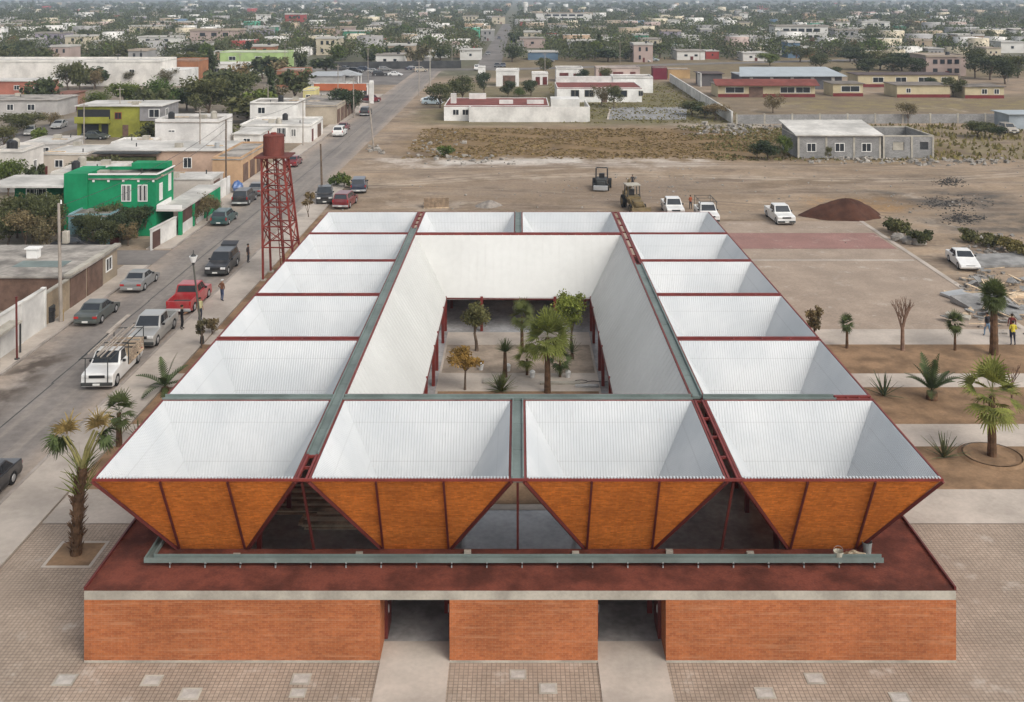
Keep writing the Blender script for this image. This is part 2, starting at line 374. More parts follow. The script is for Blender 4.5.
# ring roof: concrete edge beam and terracotta gravel
co=MB().box(XL,Y0,2.36,XR,Y0+.35,2.70).box(XL,Y0+.35,2.36,XL+.3,Y1,2.70).box(XR-.3,Y0+.35,2.36,XR,Y1,2.70).box(XL+.3,Y1-.3,2.36,XR-.3,Y1,2.70)
part(co,'edge_beam',M['coping'])
te=MB().box(XL+.004,Y0+.004,2.702,XR-.004,41.9,TZ).box(XL+.004,41.9,2.5,XL+3.2,Y1-.004,TZ).box(XR-3.2,41.9,2.5,XR-.004,Y1-.004,TZ).box(XL+3.2,Y1-3.0,2.5,XR-3.2,Y1-.004,TZ)
part(te,'terrace',M['terrace'])
part(MB().box(XL-.02,Y0+.02,2.60,XL+.06,Y1,2.84),'terrace_edging',M['steel_dark']); part(MB().box(XR-.06,Y0+.02,2.60,XR+.02,Y1,2.84),'terrace_edging',M['steel_dark'])
tl=MB()
for x in (XL+1.5,XR-2.2): tl.box(x,Y0+1.75,TZ,x+1.5,Y0+1.79,TZ+.02)
# rows and columns of the grid
S,G,RZ,BZ=7.69,.493,6.66,2.66; P=S+G; B=2.74
cx_=[-.05+P*(i-1.5) for i in range(4)]; cy_=[39.49+S/2+P*j for j in range(6)]
def corr(mb,a,b,c,d,nrib,hgt,nrm):
    # ribbed sheet over the trapezium a-b (top edge) c-d (bottom edge, c under b); ribs run down the slope
    a,b,c,d=map(Vector,(a,b,c,d)); L=(b-a).length; u=(b-a)/L
    t0=(d-a).dot(u)/L; t1=(c-a).dot(u)/L; down=((d-a)-u*(d-a).dot(u)); nrm=Vector(nrm).normalized()
    def bot(t):
        if t<t0: return t/t0
        if t>t1: return (1-t)/(1-t1)
        return 1.
    ts=[0]; 
    prof=[]
    for i in range(nrib):
        prof += [(i/nrib,0),((i+.50)/nrib,0),((i+.62)/nrib,1),((i+.88)/nrib,1)]
    prof.append((1,0))
    vs=[];fs=[]
    for t,h in prof:
        o=nrm*h*hgt
        vs.append(a+u*L*t+o); vs.append(a+u*L*t+down*bot(t)+o)
    for i in range(len(prof)-1): fs.append((2*i,2*i+2,2*i+3,2*i+1))
    mb.add(vs,fs)
def make_funnel():
    # local origin at the middle of the foot; one inverted pyramid, brick outside and white sheet inside
    root=MB(); s,b,z=S/2,B/2,RZ-BZ
    top=[(-s,-s,z),(s,-s,z),(s,s,z),(-s,s,z)]; bot=[(-b,-b,0),(b,-b,0),(b,b,0),(-b,b,0)]
    for i in range(4):
        j=(i+1)%4; root.quad(bot[i],bot[j],top[j],top[i])
    root.quad(bot[3],bot[2],bot[1],bot[0])
    me_out=root.mesh('funnel_shell',M['brick_amber'])
    lin=MB(); k=.16; si,bi=s-.10,b-.12
    ti=[(-si,-si,z),(si,-si,z),(si,si,z),(-si,si,z)]; bt=[(-bi,-bi,.16),(bi,-bi,.16),(bi,bi,.16),(-bi,bi,.16)]
    for i in range(4):
        j=(i+1)%4; e=(Vector(ti[j])-Vector(ti[i])).normalized(); m=(Vector(bt[i])-Vector(ti[i]))
        nrm=m.cross(e); 
        cen=(Vector(ti[i])+Vector(ti[j]))/2
        if nrm.dot(-cen*Vector((1,1,0)) if False else Vector((-cen.x,-cen.y,1)))<0: nrm=-nrm
        corr(lin,ti[i],ti[j],bt[j],bt[i],60,.015,nrm)
    lin.quad(*bt)
    me_in=lin.mesh('funnel_lining',M['sheet'])
    rim=MB()
    for (x0,y0,x1,y1) in ((-s,-s,s,-s+.08),(-s,s-.08,s,s),(-s,-s+.08,-s+.08,s-.08),(s-.08,-s+.08,s,s-.08)): rim.box(x0,y0,z-.07,x1,y1,z+.015)
    me_rim=rim.mesh('funnel_rim',M['steel'])
    fr=[]
    for i in range(4):
        j=(i+1)%4; mid=MB(); A,Bq,c,d=map(Vector,(bot[i],bot[j],top[j],top[i]))
        n=((Bq-A).cross(d-A)).normalized()*.03
        if n.z>0: n=-n
        for f in (1/3,2/3):
            tp=d+(c-d)*f; bp=A+(Bq-A)*(.02 if f<.5 else .98)
            q=MB().bar(bp+n,tp+n-Vector((0,0,.1)),.08,.06); fr.append(q.mesh('funnel_mullion',M['steel_dark']))
        q=MB().bar(A+n*.3,d+n*.3-Vector((0,0,.1)),.12,.12); fr.append(q.mesh('funnel_hip',M['steel_dark']))
    return me_out,me_in,me_rim,fr
fo,fi,frm,ffr=make_funnel()
cells=[(i,j) for j in range(6) for i in range(4) if not (1<=i<=2 and 1<=j<=4)]
def child(me,name,par,loc=(0,0,0)):
    o=bpy.data.objects.new(name,me); C.objects.link(o); o.parent=par; o.location=loc; return o
colm=MB().box(-.1,-.1,0,.1,.1,BZ-.06).mesh('steel_column',M['steel'])
ncol=0
for (i,j) in cells:
    x,y=cx_[i],cy_[j]-39
    f=child(fo,'roof_funnel',mk,(x,y,BZ))
    child(fi,'lining',f); child(frm,'rim',f)
    for k,me in enumerate(ffr):
        face=k//3
        show = (j==0 and face==0) or (k%3==2 and face in (0,1)) 
        if show: child(me,'hip_bar' if k%3==2 else 'mullion',f)
    for sx,sy in ((-1,-1),(1,-1),(1,1),(-1,1)):
        child(colm,'steel_column',mk,(x+sx*(B/2-.14),y+sy*(B/2-.14),.06))
# the patio's big white funnel (its sides slope down to the open patio)
px0,px1=cx_[1]-S/2+.02,cx_[2]+S/2-.02; py0,py1=cy_[1]-S/2+.02,cy_[4]+S/2-.02; pd=2.56; PB=2.56
ox0,ox1,oy0,oy1=px0+pd,px1-pd,py0+pd,py1-pd
outer=[(px0,py0),(px1,py0),(px1,py1),(px0,py1)]; inner=[(ox0,oy0),(ox1,oy0),(ox1,oy1),(ox0,oy1)]
def slope(i,mt,lift):
    j=(i+1)%4; a,b,c,d=[Vector((*outer[i],RZ+.02+lift)),Vector((*outer[j],RZ+.02+lift)),Vector((*inner[j],PB+lift)),Vector((*inner[i],PB+lift))]
    mb=MB(); dz=Vector((0,0,-.18)); mb.hexa([a+dz,b+dz,c+dz,d+dz,a,b,c,d])
    u=(b-a).normalized(); L=(b-a).length; dn=(d-a)-u*(d-a).dot(u); t0=(d-a).dot(u); n=u.cross(dn).normalized(); n=n if n.z>0 else -n
    k=.45
    while k<L-.2:
        f=min(1,k/t0,(L-k)/t0); p=a+u*k; e=p+dn*f*.995; w=u*.02; h=n*.012
        mb.add([p-w-h,p+w-h,e+w-h,e-w-h,p-w+h,p+w+h,e+w+h,e-w+h],[(4,5,6,7),(0,1,5,4),(1,2,6,5),(2,3,7,6),(3,0,4,7)]); k+=.62
    return mb
for i in range(4): 
    w=part(slope(i,None,0),'patio_slope',M['cream'])
pr=MB()
pr.box(px0-.03,py0-.05,RZ-.1,px1+.03,py0+.05,RZ+.07).box(px0-.03,py1-.05,RZ-.1,px1+.03,py1+.05,RZ+.07)
pr.box(px0-.05,py0+.05,RZ-.1,px0+.05,py1-.05,RZ+.07).box(px1-.05,py0+.05,RZ-.1,px1+.05,py1-.05,RZ+.07)
part(pr,'patio_rim',M['steel'])
lp=MB(); 
for (a,b) in (((ox0,oy0),(ox1,oy0)),((ox1,oy0),(ox1,oy1)),((ox1,oy1),(ox0,oy1)),((ox0,oy1),(ox0,oy0))):
    lp.bar((a[0],a[1],PB-.16),(b[0],b[1],PB-.08),.09,.10)
part(lp,'patio_edge_beam',M['steel_dark'])
for j in range(1,5):
    for sy in (-1,1):
        y=cy_[j]+sy*B/2
        if oy0+.3<y<oy1-.3:
            for x in (ox0-.05,ox1+.05): child(colm,'steel_column',mk,(x,y-39,.03))
for x in (ox0-.05,cx_[1]+B/2,cx_[2]-B/2,ox1+.05):
    for y in (oy0-.05,oy1+.05): child(colm,'steel_column',mk,(x,y-39,.03))
# covered gutters and open ladder frames in the gaps
gx=[cx_[i]+S/2+G/2 for i in range(3)]; gy=[cy_[j]+S/2+G/2 for j in range(5)]
def gutter(x0,x1,y0,y1):
    m=MB(); m.box(x0,y0,RZ-.14,x1,y1,RZ-.02)
    if x1-x0<y1-y0: m.box(x0-.03,y0,RZ-.14,x0+.03,y1,RZ+.09).box(x1-.03,y0,RZ-.14,x1+.03,y1,RZ+.09)
    else: m.box(x0,y0-.03,RZ-.14,x1,y0+.03,RZ+.09).box(x0,y1-.03,RZ-.14,x1,y1+.03,RZ+.09)
    L=max(x1-x0,y1-y0); k=int(L/2.4)
    for q in range(1,k):
        if x1-x0<y1-y0: m.box(x0,y0+q*L/k,RZ-.02,x1,y0+q*L/k+.03,RZ-.008)
        else: m.box(x0+q*L/k,y0,RZ-.02,x0+q*L/k+.03,y1,RZ-.008)
    part(m,'gutter',M['gutter'])
def ladder(x0,x1,y0,y1,n):
    m=MB()
    if x1-x0<y1-y0:
        m.box(x0,y0,RZ-.12,x0+.09,y1,RZ+.03).box(x1-.09,y0,RZ-.12,x1,y1,RZ+.03)
        for q in range(n+1): yy=y0+(y1-y0-.08)*q/n; m.box(x0+.09,yy,RZ-.10,x1-.09,yy+.08,RZ)
    else:
        m.box(x0,y0,RZ-.12,x1,y0+.09,RZ+.03).box(x0,y1-.09,RZ-.12,x1,y1,RZ+.03)
        for q in range(n+1): xx=x0+(x1-x0-.08)*q/n; m.box(xx,y0+.09,RZ-.10,xx+.08,y1-.09,RZ)
    part(m,'ladder_frame',M['steel'])
e=.03; h=G/2-e
yb,yt=cy_[0]-S/2,cy_[5]+S/2; xl,xr=cx_[0]-S/2,cx_[3]+S/2
gutter(gx[0]-h,gx[0]+h,41.6,82.0); ladder(gx[0]-h,gx[0]+h,yb,41.57,2); ladder(gx[0]-h,gx[0]+h,82.03,yt,4)
gutter(gx[1]-h,gx[1]+h,yb+.02,gy[0]-h-.05); gutter(gx[1]-h,gx[1]+h,gy[4]+h+.05,yt)
ladder(gx[2]-h,gx[2]+h,yb,gy[0]-h-.05,4); gutter(gx[2]-h,gx[2]+h,gy[0]+h+.05,71.0); ladder(gx[2]-h,gx[2]+h,71.05,yt,7)
gutter(xl,gx[0]-h-.05,gy[0]-h,gy[0]+h); gutter(gx[0]+h+.05,gx[2]-h-.05,gy[0]-h,gy[0]+h)
gutter(gx[2]+h+.05,xr-1.7,gy[0]-h,gy[0]+h); ladder(xr-1.66,xr,gy[0]-h,gy[0]+h,3)
for j in range(1,5):
    ladder(xl,gx[0]-h-.05,gy[j]-h,gy[j]+h,5); ladder(gx[2]+h+.05,xr,gy[j]-h,gy[j]+h,5)
ladder(gx[0]+h+.05,gx[2]-h-.05,gy[4]-h,gy[4]+h,10)
# front edge rail under the corrugated lip and the slim posts in the triangular openings
part(MB().box(xl,yb-.06,RZ-.07,xr,yb-.003,RZ+.03),'front_rail',M['steel'])
lip=MB()
for i in range(4):
    for k in range(60):
        x=cx_[i]-S/2+.1+(S-.2)*(k+.6)/60; lip.box(x,yb-.05,RZ+.03,x+.055,yb+.12,RZ+.055)
part(lip,'roof_lip',M['sheet'])
for x in gx: part(MB().bar((x,yb+.05,RZ-.15),(x*1.0,41.85,TZ),.09),'opening_post',M['steel_dark'])
# drain channel along the terrace
ch=MB().box(-14.3,Y0+1.55,TZ+.17,14.2,Y0+1.85,TZ+.19).box(-14.3,Y0+1.55,TZ+.19,14.2,Y0+1.58,TZ+.36).box(-14.3,Y0+1.82,TZ+.19,14.2,Y0+1.85,TZ+.36)
ch.box(-14.6,Y0+1.55,TZ+.17,-14.303,Y0+5.5,TZ+.19).box(-14.6,Y0+1.55,TZ+.19,-14.57,Y0+5.5,TZ+.36).box(-14.33,Y0+1.86,TZ+.19,-14.3,Y0+5.5,TZ+.36).box(-14.57,Y0+1.55,TZ+.19,-14.303,Y0+1.58,TZ+.36)
dc=part(ch,'drain_channel',M['gutter'])
for k in range(21):
    x=-13.6+k*1.37; part(MB().box(x,Y0+1.50,TZ,x+.045,Y0+1.547,TZ+.20).box(x,Y0+1.50,TZ+.10,x+.045,Y0+1.8,TZ+.165),'bracket',M['galv'],dc)
# small leftovers on the terrace
def bucket(x,y,z,h,mt,label):
    m=MB().tube((0,0,0),(0,0,h),.15,.19,12,False).tube((0,0,.01),(0,0,.02),.15,.15,12).tube((0,0,h-.04),(0,0,h),.2,.2,12,False)
    t=empty('bucket',(x,y,z),0,label,'bucket','buckets'); o=m.build('pail',mt,t)
    hd=MB(); pts=[(.19*math.cos(a),.03,h+.19*math.sin(a)) for a in [math.pi*k/8 for k in range(9)]]; hd.path(pts,[.008]*9,5); hd.build('handle',M['galv'],t)
bucket(12.55,40.95,TZ,.42,surf('pail_cream',(.55,.52,.42)),'cream bucket on the red terrace beside the drain channel end')
bucket(13.9,41.6,TZ,.45,surf('pail_grey',(.25,.27,.26)),'dark grey bucket on the red terrace nearest the corner pyramid')
tag(MB().blob((13.2,41.15,TZ+.14),(.45,.25,.15),5,.3).build('cement_sack',surf('sack',(.45,.38,.27))),'crumpled tan sack lying between the two buckets on the terrace','sack')
for k,(x,y,l,a,lab) in enumerate([(-9.3,41.3,.7,.1,'short white board on the terrace behind the left part of the drain channel'),(9.6,41.15,5.4,.03,'long pale batten lying on the terrace behind the drain channel')]):
    o=tag(MB().box(-l/2,-.035,0,l/2,.035,.03).build('board',M['trim'],None,(x,y,TZ+.01)),lab,'board'); o.rotation_euler=(0,0,a)
rb=random.Random(3)
for k,(x,y) in enumerate([(-2.05,41.55),(-6.35,41.4),(2.25,41.45),(6.0,41.6),(-11.2,41.3),(9.2,41.45)]):
    tag(MB().hexa([(-.14,-.08,0),(.14,-.08,0),(.14,.08,0),(-.14,.08,0),(-.13,-.07,.12),(.14,-.08,.11),(.14,.08,.12),(-.14,.08,.12)]).build('concrete_block',M['coping'],None,(x,y,TZ+.002)),'loose pale block on the terrace at the foot of a brick pyramid','block','blocks at the feet of the pyramids')
# patio floor
sheet('patio_bed',ox0+.1,ox1-.1,74.0,79.6-2.7+.0,.09,M['concrete']) if False else None
sheet('patio_bed',ox0+.15,ox1-.15,oy0+.2,oy1-.3,.075,M['concrete'])
M['psoil']=surf('patio_earth',(.33,.265,.205),.3,.8,.95,fine=6,space='world',bump=.4)
sheet('patio_soil',ox0+.3,ox1-.3,68.7,74.2,.09,M['psoil'])
sheet('patio_soil',ox0+.3,ox1-.3,51,65.5,.09,M['soil'])
# stacks of planks inside the hall, seen through the opening
for k,(x0,x1,y0,y1,n,lab) in enumerate([(-11.9,-6.5,50.0,53.4,4,'wide stack of weathered brown planks on the hall floor'),(-9.9,-7.2,48.6,49.85,5,'small stack of pale planks in front of the brown stack inside the hall')]):
    t=empty('plank_stack',((x0+x1)/2,(y0+y1)/2,.06),0,lab,'planks'); rr=random.Random(k+11)
    pm=MB(); nn=int((y1-y0)/.22)
    for l in range(n):
        for q in range(nn):
            pm.mat((q*5+l*2+k)%3)
            e0=rr.uniform(-.5,.3); e1=rr.uniform(-.3,.5); pm.box((x0-x1)/2+e0,-(y1-y0)/2+q*.22,l*.06,(x1-x0)/2+e1,-(y1-y0)/2+q*.22+.2,l*.06+.05)
    pm.build('planks',[M['wood'],surf('pale_plank',(.80,.70,.54),.2,1.5,.8,fine=10),surf('brown_plank',(.40,.27,.18),.3,1.5,.8,fine=10) if k==0 else surf('pale_plank',(.8,.7,.54))],t)
# light covers in the plaza paving
for k,(x,y,w) in enumerate([(65,681,26),(152,681.5,24),(190,695,26),(301,680,24),(518,675.5,21),(548,689.5,23),(765,694,24),(815,679.5,24),(900,699,24),(298,694,20)]):
    X,Yp=g(x,y); W=w*Yp/FPX*.40
    nm=['leftmost pale square cover in the paving, below the plinth corner','pale square cover in the paving right of the leftmost one','pale square cover low in the paving, third from the left','pale square cover close to the brick plinth left of the left doorway path','pale square cover between the two doorway paths, closer to the wall','pale square cover between the two doorway paths, farther from the wall','pale square cover right of the right doorway path, at the bottom edge','pale square cover right of the right doorway path, closer to the wall','rightmost pale square cover at the bottom edge of the paving','small pale cover left of the left doorway path at the bottom edge'][k]
    t=empty('access_cover',(X,Yp,.03),0,nm,'cover','square covers in the plaza paving')
    MB().box(-W,-W*.85,0,W,-W*.65,.025).box(-W,W*.65,0,W,W*.85,.025).box(-W,-W*.65,0,-W*.8,W*.65,.025).box(W*.8,-W*.65,0,W,W*.65,.025).build('frame',M['coping'],t)
    MB().box(-W*.79,-W*.64,0,W*.79,W*.64,.018).build('lid',surf('cover_pale',(.46,.43,.39),.2,2,.8),t)
# ------------------------------------------------------------------ vehicles
def paint(name,col,rough=.3,metal=.0):
    if name in _mc: return _mc[name]
    s=NT(name); p=s.pos('obj'); a=s.noise(p,1.3,4); q=s.xyz(p)
    dust=s.mix(s.math('MULTIPLY',s.ramp(a,.35,.7),.10 if sum(col)<.3 else .22),col,(.33,.28,.23))
    m=s.done(dust,rough,.5,metal); s.b.inputs['Coat Weight'].default_value=.3; _mc[name]=m; return m
M['tyre']=surf('tyre',(.018,.018,.018),.2,3,.9)
M['rimm']=surf('wheel_rim',(.45,.45,.45),.15,3,.4,.5,metal=.4)
M['lamp']=surf('headlamp',(.70,.70,.68),.1,4,.2,.5)
M['tail']=surf('tail_lamp',(.42,.02,.02),.1,4,.25,.5)
M['plate']=surf('number_plate',(.7,.7,.66),.1,5,.6)
M['p0']=paint('paint_base',(.5,.5,.5))
def arch(cy,r,z0,n=7): return [(cy-r*math.cos(math.pi*i/n),z0+r*math.sin(math.pi*i/n)) for i in range(n+1)]
def panel(mb,q,mu0,mu1,mv0,mv1,out,th=.012):
    a,b,c,d=map(Vector,q); n=(b-a).cross(d-a).normalized()
    if n.dot(Vector(out))<0: n=-n
    P_=lambda u,v:(a*(1-u)+b*u)*(1-v)+(d*(1-u)+c*u)*v
    w=[P_(mu0,mv0),P_(1-mu1,mv0),P_(1-mu1,1-mv1),P_(mu0,1-mv1)]
    mb.hexa([x-n*.01 for x in w]+[x+n*th for x in w])
def make_car(kind):
    # y axis along the car, nose towards -y; wheels on z=0
    K={'sedan':(4.6,1.78,.62,.98,1.44),'suv':(4.8,1.9,.90,1.12,1.78),'pickup':(5.6,1.95,.98,1.15,1.82),'flatbed':(5.9,2.0,1.02,1.2,1.92),'wagon':(4.6,1.78,.64,1.0,1.55)}[kind]
    L,W,hz,bz,H=K; h=L/2; r=.33 if kind in('sedan','wagon') else .39
    yf,yr=-h+.85,h-1.0; gz=.22
    t=empty('parked_car')
    out=[(-h,gz+.12),(-h+.04,hz-.05),(-h+.18,hz+.02)]
    if kind in('sedan','wagon','suv'):
        cab=(-h+1.25,h-(.75 if kind=='sedan' else .12))
        out+=[(cab[0],bz-.06),(cab[0]+.1,bz),(cab[1],bz)]
        if kind=='sedan': out+=[(h-.08,bz-.04),(h,bz-.2)]
        else: out+=[(h-.03,bz-.05),(h,hz)]
        out+=[(h,gz+.15),(h-.1,gz)]
    else:
        cab=(-h+1.35,-h+1.35+(2.25 if kind=='pickup' else 1.5))
        out+=[(cab[0],bz-.04),(cab[0]+.05,bz),(cab[1],bz),(cab[1]+.02,.62),(h,.62),(h,.42),(h-.1,.36)]
    ar=arch(yr,r+.07,gz)[::-1]; af=arch(yf,r+.07,gz)[::-1]
    out+= [(yr+r+.07,gz)]+ar[1:]+ [(yf+r+.07,gz)]+af[1:] + [(-h+.05,gz)]
    b=MB().prism_x(out,-W/2,W/2)
    y0,y1=cab
    if kind=='sedan': tb=(y0+.05,y1-.05); tt=(y0+.85,y1-.62)
    elif kind in('suv','wagon'): tb=(y0+.05,y1); tt=(y0+.75,y1-.22)
    else: tb=(y0+.05,y1-.02); tt=(y0+.7,y1-.12)
    wb,wt=W/2-.05,W/2-.2
    B4=[(-wb,tb[0],bz-.02),(wb,tb[0],bz-.02),(wb,tb[1],bz-.02),(-wb,tb[1],bz-.02)]; T4=[(-wt,tt[0],H),(wt,tt[0],H),(wt,tt[1],H),(-wt,tt[1],H)]
    b.hexa(B4+T4)
    if kind=='pickup':
        by=cab[1]+.04
        b.box(-W/2,by,.60,-W/2+.1,h,1.12).box(W/2-.1,by,.60,W/2,h,1.12)
    b.build('body',M['p0'],t,bevel=.05)
    if kind=='pickup':
        MB().box(-W/2+.1,h-.09,.62,W/2-.1,h,1.1).build('tailgate',M['p0'],t,bevel=.02)
        MB().box(-W/2+.1,cab[1]+.04,.625,W/2-.1,h-.09,.66).build('bed_liner',M['iron'],t)
    def win(nm,q,a): m=MB(); panel(m,q,*a); m.build(nm,M['glass'],t)
    win('windscreen',[B4[0],B4[1],T4[1],T4[0]],(.06,.06,.10,.08,(0,-1,.4)))
    win('rear_window',[B4[3],B4[2],T4[2],T4[3]],(.08,.08,.18,.1,(0,1,.4)))
    for sx,i,j in ((-1,0,3),(1,1,2)):
        q=[B4[i],B4[j],T4[j],T4[i]]
        if kind in('flatbed',): win('side_window',q,(.12,.10,.18,.12,(sx,0,0)))
        else:
            win('side_window',q,(.10,.53,.18,.12,(sx,0,0))); win('side_window',q,(.51,.10,.18,.12,(sx,0,0)))
        MB().box(sx*(W/2-.03),tb[0]+.45,bz-.02,sx*(W/2+.16),tb[0]+.58,bz+.14).build('wing_mirror',M['black'],t,bevel=.02)
    for sx in (-1,1):
        for yy in (yf,yr):
            w=MB().tube((sx*(W/2-.24),yy,r),(sx*(W/2+.01),yy,r),r,r,18).build('wheel',M['tyre'],t)
            MB().tube((sx*(W/2-.02),yy,r),(sx*(W/2+.025),yy,r),r*.62,r*.55,14).build('rim',M['rimm'],w)
        MB().box(sx*(W/2-.5),-h-.015,hz-.22,sx*(W/2-.06),-h+.12,hz-.04).build('headlight',M['lamp'],t,bevel=.02)
        z0=bz-.34 if kind in('sedan','wagon') else (.78 if kind=='pickup' else (bz-.3 if kind=='suv' else .5))
        MB().box(sx*(W/2-(.36 if kind=='sedan' else .14)),h-.1,z0,sx*(W/2-.015),h+.02,z0+(.16 if kind=='sedan' else .3)).build('tail_light',M['tail'],t,bevel=.015)
    MB().box(-W/2+.5,-h-.02,hz-.22,W/2-.5,-h+.05,hz-.06).build('grille',M['black'],t)
    dk=MB().box(-W/2+.02,-h-.09,gz+.1,W/2-.02,-h+.1,gz+.3).build('bumper',M['p0'] if kind in('sedan','wagon') else M['iron'],t,bevel=.04)
    MB().box(-W/2+.02,h-.1,gz+.1,W/2-.02,h+.08,gz+.32).build('bumper',M['p0'] if kind in('sedan','wagon') else M['galv'],t,bevel=.04)
    MB().box(-.22,-h-.115,gz+.14,.22,-h-.095,gz+.27).build('number_plate',M['plate'],t)
    zp=gz+.38 if kind=='sedan' else .55
    MB().box(-.22,h+.09,gz+.14,.22,h+.105,gz+.27).build('number_plate',M['plate'],t)
    return t,dict(L=L,W=W,H=H,h=h,bz=bz,cab=cab)
protos={k:make_car(k) for k in('sedan','suv','pickup','flatbed','wagon')}
used=set()
PAINTS=dict(white=(.74,.74,.72),silver=(.40,.40,.385),midgrey=(.20,.205,.205),grey=(.16,.165,.165),black=(.018,.019,.022),darkgreen=(.03,.045,.045),teal=(.018,.06,.06),red=(.36,.012,.02),maroon=(.15,.015,.022),navy=(.025,.035,.06),greygreen=(.085,.10,.095),tan=(.34,.30,.24),blue=(.05,.12,.3),paleblue=(.45,.55,.6))
def car(kind,x,y,rz,col,label,cat='car',name=None,group='vehicles parked along the streets and on the lot'):
    p=protos[kind][0]
    if kind in used: o=dup(p)
    else: o=p; used.add(kind)
    o.location=(x,y,.022); o.rotation_euler=(0,0,R(rz)); tag(o,label,cat,group); todo.append((o,col))
    o.name=name or {'pickup':'pickup_truck','flatbed':'stake_truck','suv':'parked_car'}.get(kind,'parked_car'); return o
todo=[]
# right kerb of the main street, nearest first (nose towards us = -y)
car('sedan',-26.7,51.9,0,'black','dark car cut off by the left edge, parked at the kerb nearest the two-headed palm')
st=car('flatbed',-26.75,68.7,2,'white','white stake bed truck carrying poles on an overhead rack','truck')
car('pickup',-26.75,76.2,1,'silver','silver crew cab pickup parked between the stake truck and the red pickup','pickup')
car('pickup',-26.55,84.0,180,'red','bright red pickup with its tailgate facing the silver pickup','pickup')
hs=car('suv',-26.9,94.6,0,'black','black car with its rear hatch raised beside the pavement')
# left kerb
car('sedan',-32.6,80.6,180,'greygreen','dark grey green sedan parked by the wall with the black bin')
car('sedan',-32.5,89.4,180,'midgrey','grey silver sedan parked past the brown gates at the corner')
car('wagon',-32.4,114.6,180,'teal','teal green car parked beside the green porch')
car('suv',-33.0,125.4,180,'black','dark car parked behind the teal green car near the blue tarp')
car('sedan',-32.9,131.2,180,'grey','grey car parked just beyond the dark car outside the pink house')
car('sedan',-33.1,153.0,180,'maroon','maroon car seen through the gap right of the red water tank')
car('suv',-31.9,185.5,180,'white','white car parked on the left kerb outside the white house row')
car('sedan',-32.4,192.5,180,'maroon','small red car parked right behind the white car on the left kerb')
car('suv',-31.9,217,180,'black','black car parked by the dark tree on the left kerb')
car('suv',-34.4,243,150,'maroon','dark red car parked below the white sign pylon')
car('wagon',-19.8,238,80,'paleblue','pale blue car parked under the tree left of the white red-roofed house')
car('sedan',-20.5,243,85,'white','white car parked behind the pale blue car under the tree')
# dirt lot
car('pickup',-23.6,126.6,10,'black','black pickup parked on the dirt beside the leaning post','pickup')
car('suv',-20.6,123.6,175,'maroon','dark red car parked on the dirt with its back to the market')
car('suv',-20.4,133.2,185,'navy','dark navy car parked farthest back of the three beside the dirt lot shrub')
car('pickup',17.6,119.5,0,'white','white pickup parked behind the far roof edge next to the backhoe','pickup')
fr_=car('pickup',20.9,116.2,0,'white','white truck with a dark ladder rack behind the far right roof corner','truck')
car('pickup',28.9,115.6,2,'white','white pickup standing alone on the dirt left of the red soil pile','pickup')
car('sedan',41.0,96.3,-6,'white','white sedan parked at the edge of the court among the rubble')
# back lot and far streets
car('wagon',-87.5,186.5,20,'silver','pale grey car nearer the camera on the back street, in front of the bushes')
car('sedan',-86.5,196,5,'silver','silver car parked next to the driveway of the lime green house')
car('sedan',-73.5,180.8,82,'greygreen','grey green car parked across the front of the lime green house')
car('pickup',-92.5,224,85,'maroon','red truck parked behind the white block left of the lime green house','truck')
for k,(px,py,cl) in enumerate([(346,70,'grey'),(356,73,'black'),(365,71,'navy'),(374,73,'silver'),(380,76,'black'),(385,71,'grey'),(412,70,'navy'),(420,72,'tan')]):
    X,Yp=g(px,py); car(['sedan','suv','wagon'][k%3],X,Yp,60+k*9,cl,'dark car in the crowded yard at the far end of the main street',group='cars crowded in the far yard')
X,Yp=g(395,76); car('sedan',X,Yp,85,'white','white car at the front of the crowded car yard at the street end')
X,Yp=g(477,70); car('suv',X,Yp,180,'white','white van like car turning in at the start of the far street')
for px,py,cl,lab in ((488,55,'grey','grey car tiny on the left of the far street'),(499,39,'navy','dark car farthest up the narrow far street'),(497,67,'black','dark car by the corner of the far street and the cross road'),(503,67,'navy','navy car right of the dark car at the far street corner'),(645,62,'white','white car parked along the road behind the white house with black windows'),(653,61,'paleblue','pale van next to the white car on the road behind the field'),(548,62,'black','black car parked beside the far road left of the row of cars'),(797,57,'white','white car in the gap between the blue house and the tree line'),(1008,133,'tan','pale car under the shelter at the far right beyond the block wall')):
    X,Yp=g(px,py); car('sedan' if cl!='tan' else 'suv',X,Yp,70 if py<70 and px>520 else 0,cl,lab)
for o,cl in todo: repaint(o,M['p0'],paint('paint_'+cl,PAINTS[cl],.28 if cl not in('white',) else .35,.3 if cl in('silver','grey','greygreen') else 0))
for k in protos:
    if k not in used: bpy.data.objects.remove(protos[k][0])
# extras of single vehicles
def stake(o):
    d=protos['flatbed'][1]; h,W=d['h'],d['W']; y0=d['cab'][1]+.1
    MB().box(-W/2-.05,y0,.62,W/2+.05,h,.72).build('bed',M['wood'],o)
    s=MB()
    for sx in (-1,1):
        for k in range(7): y=y0+.06+k*(h-y0-.12)/6; s.box(sx*(W/2-.02),y-.04,.72,sx*(W/2+.04),y+.04,1.5)
        for z in (.85,1.1,1.33): s.box(sx*(W/2-.05),y0,z,sx*(W/2-.02),h,z+.14)
    for z in (.85,1.1,1.33): s.box(-W/2,h-.06,z,W/2,h-.02,z+.14)
    s.build('stake_side',surf('stake_wood',(.46,.37,.28),.3,1.5,.85,fine=9),o)
    r=MB()
    for y in (-h-.05,y0-.05,h+.05):
        for sx in (-1,1): r.bar((sx*(.7 if y<0 and y<-h+.1 else W/2),y,.35 if y<-h+.1 else .7),(sx*(.7 if y<-h+.1 else W/2),y,2.08),.05)
        r.bar((-W/2,y,2.08),(W/2,y,2.08),.05)
    for sx in (-1,1): r.bar((sx*(W/2-.05),-h-.4,2.10),(sx*(W/2-.05),h+.3,2.10),.05)
    r.build('rack',M['iron'],o)
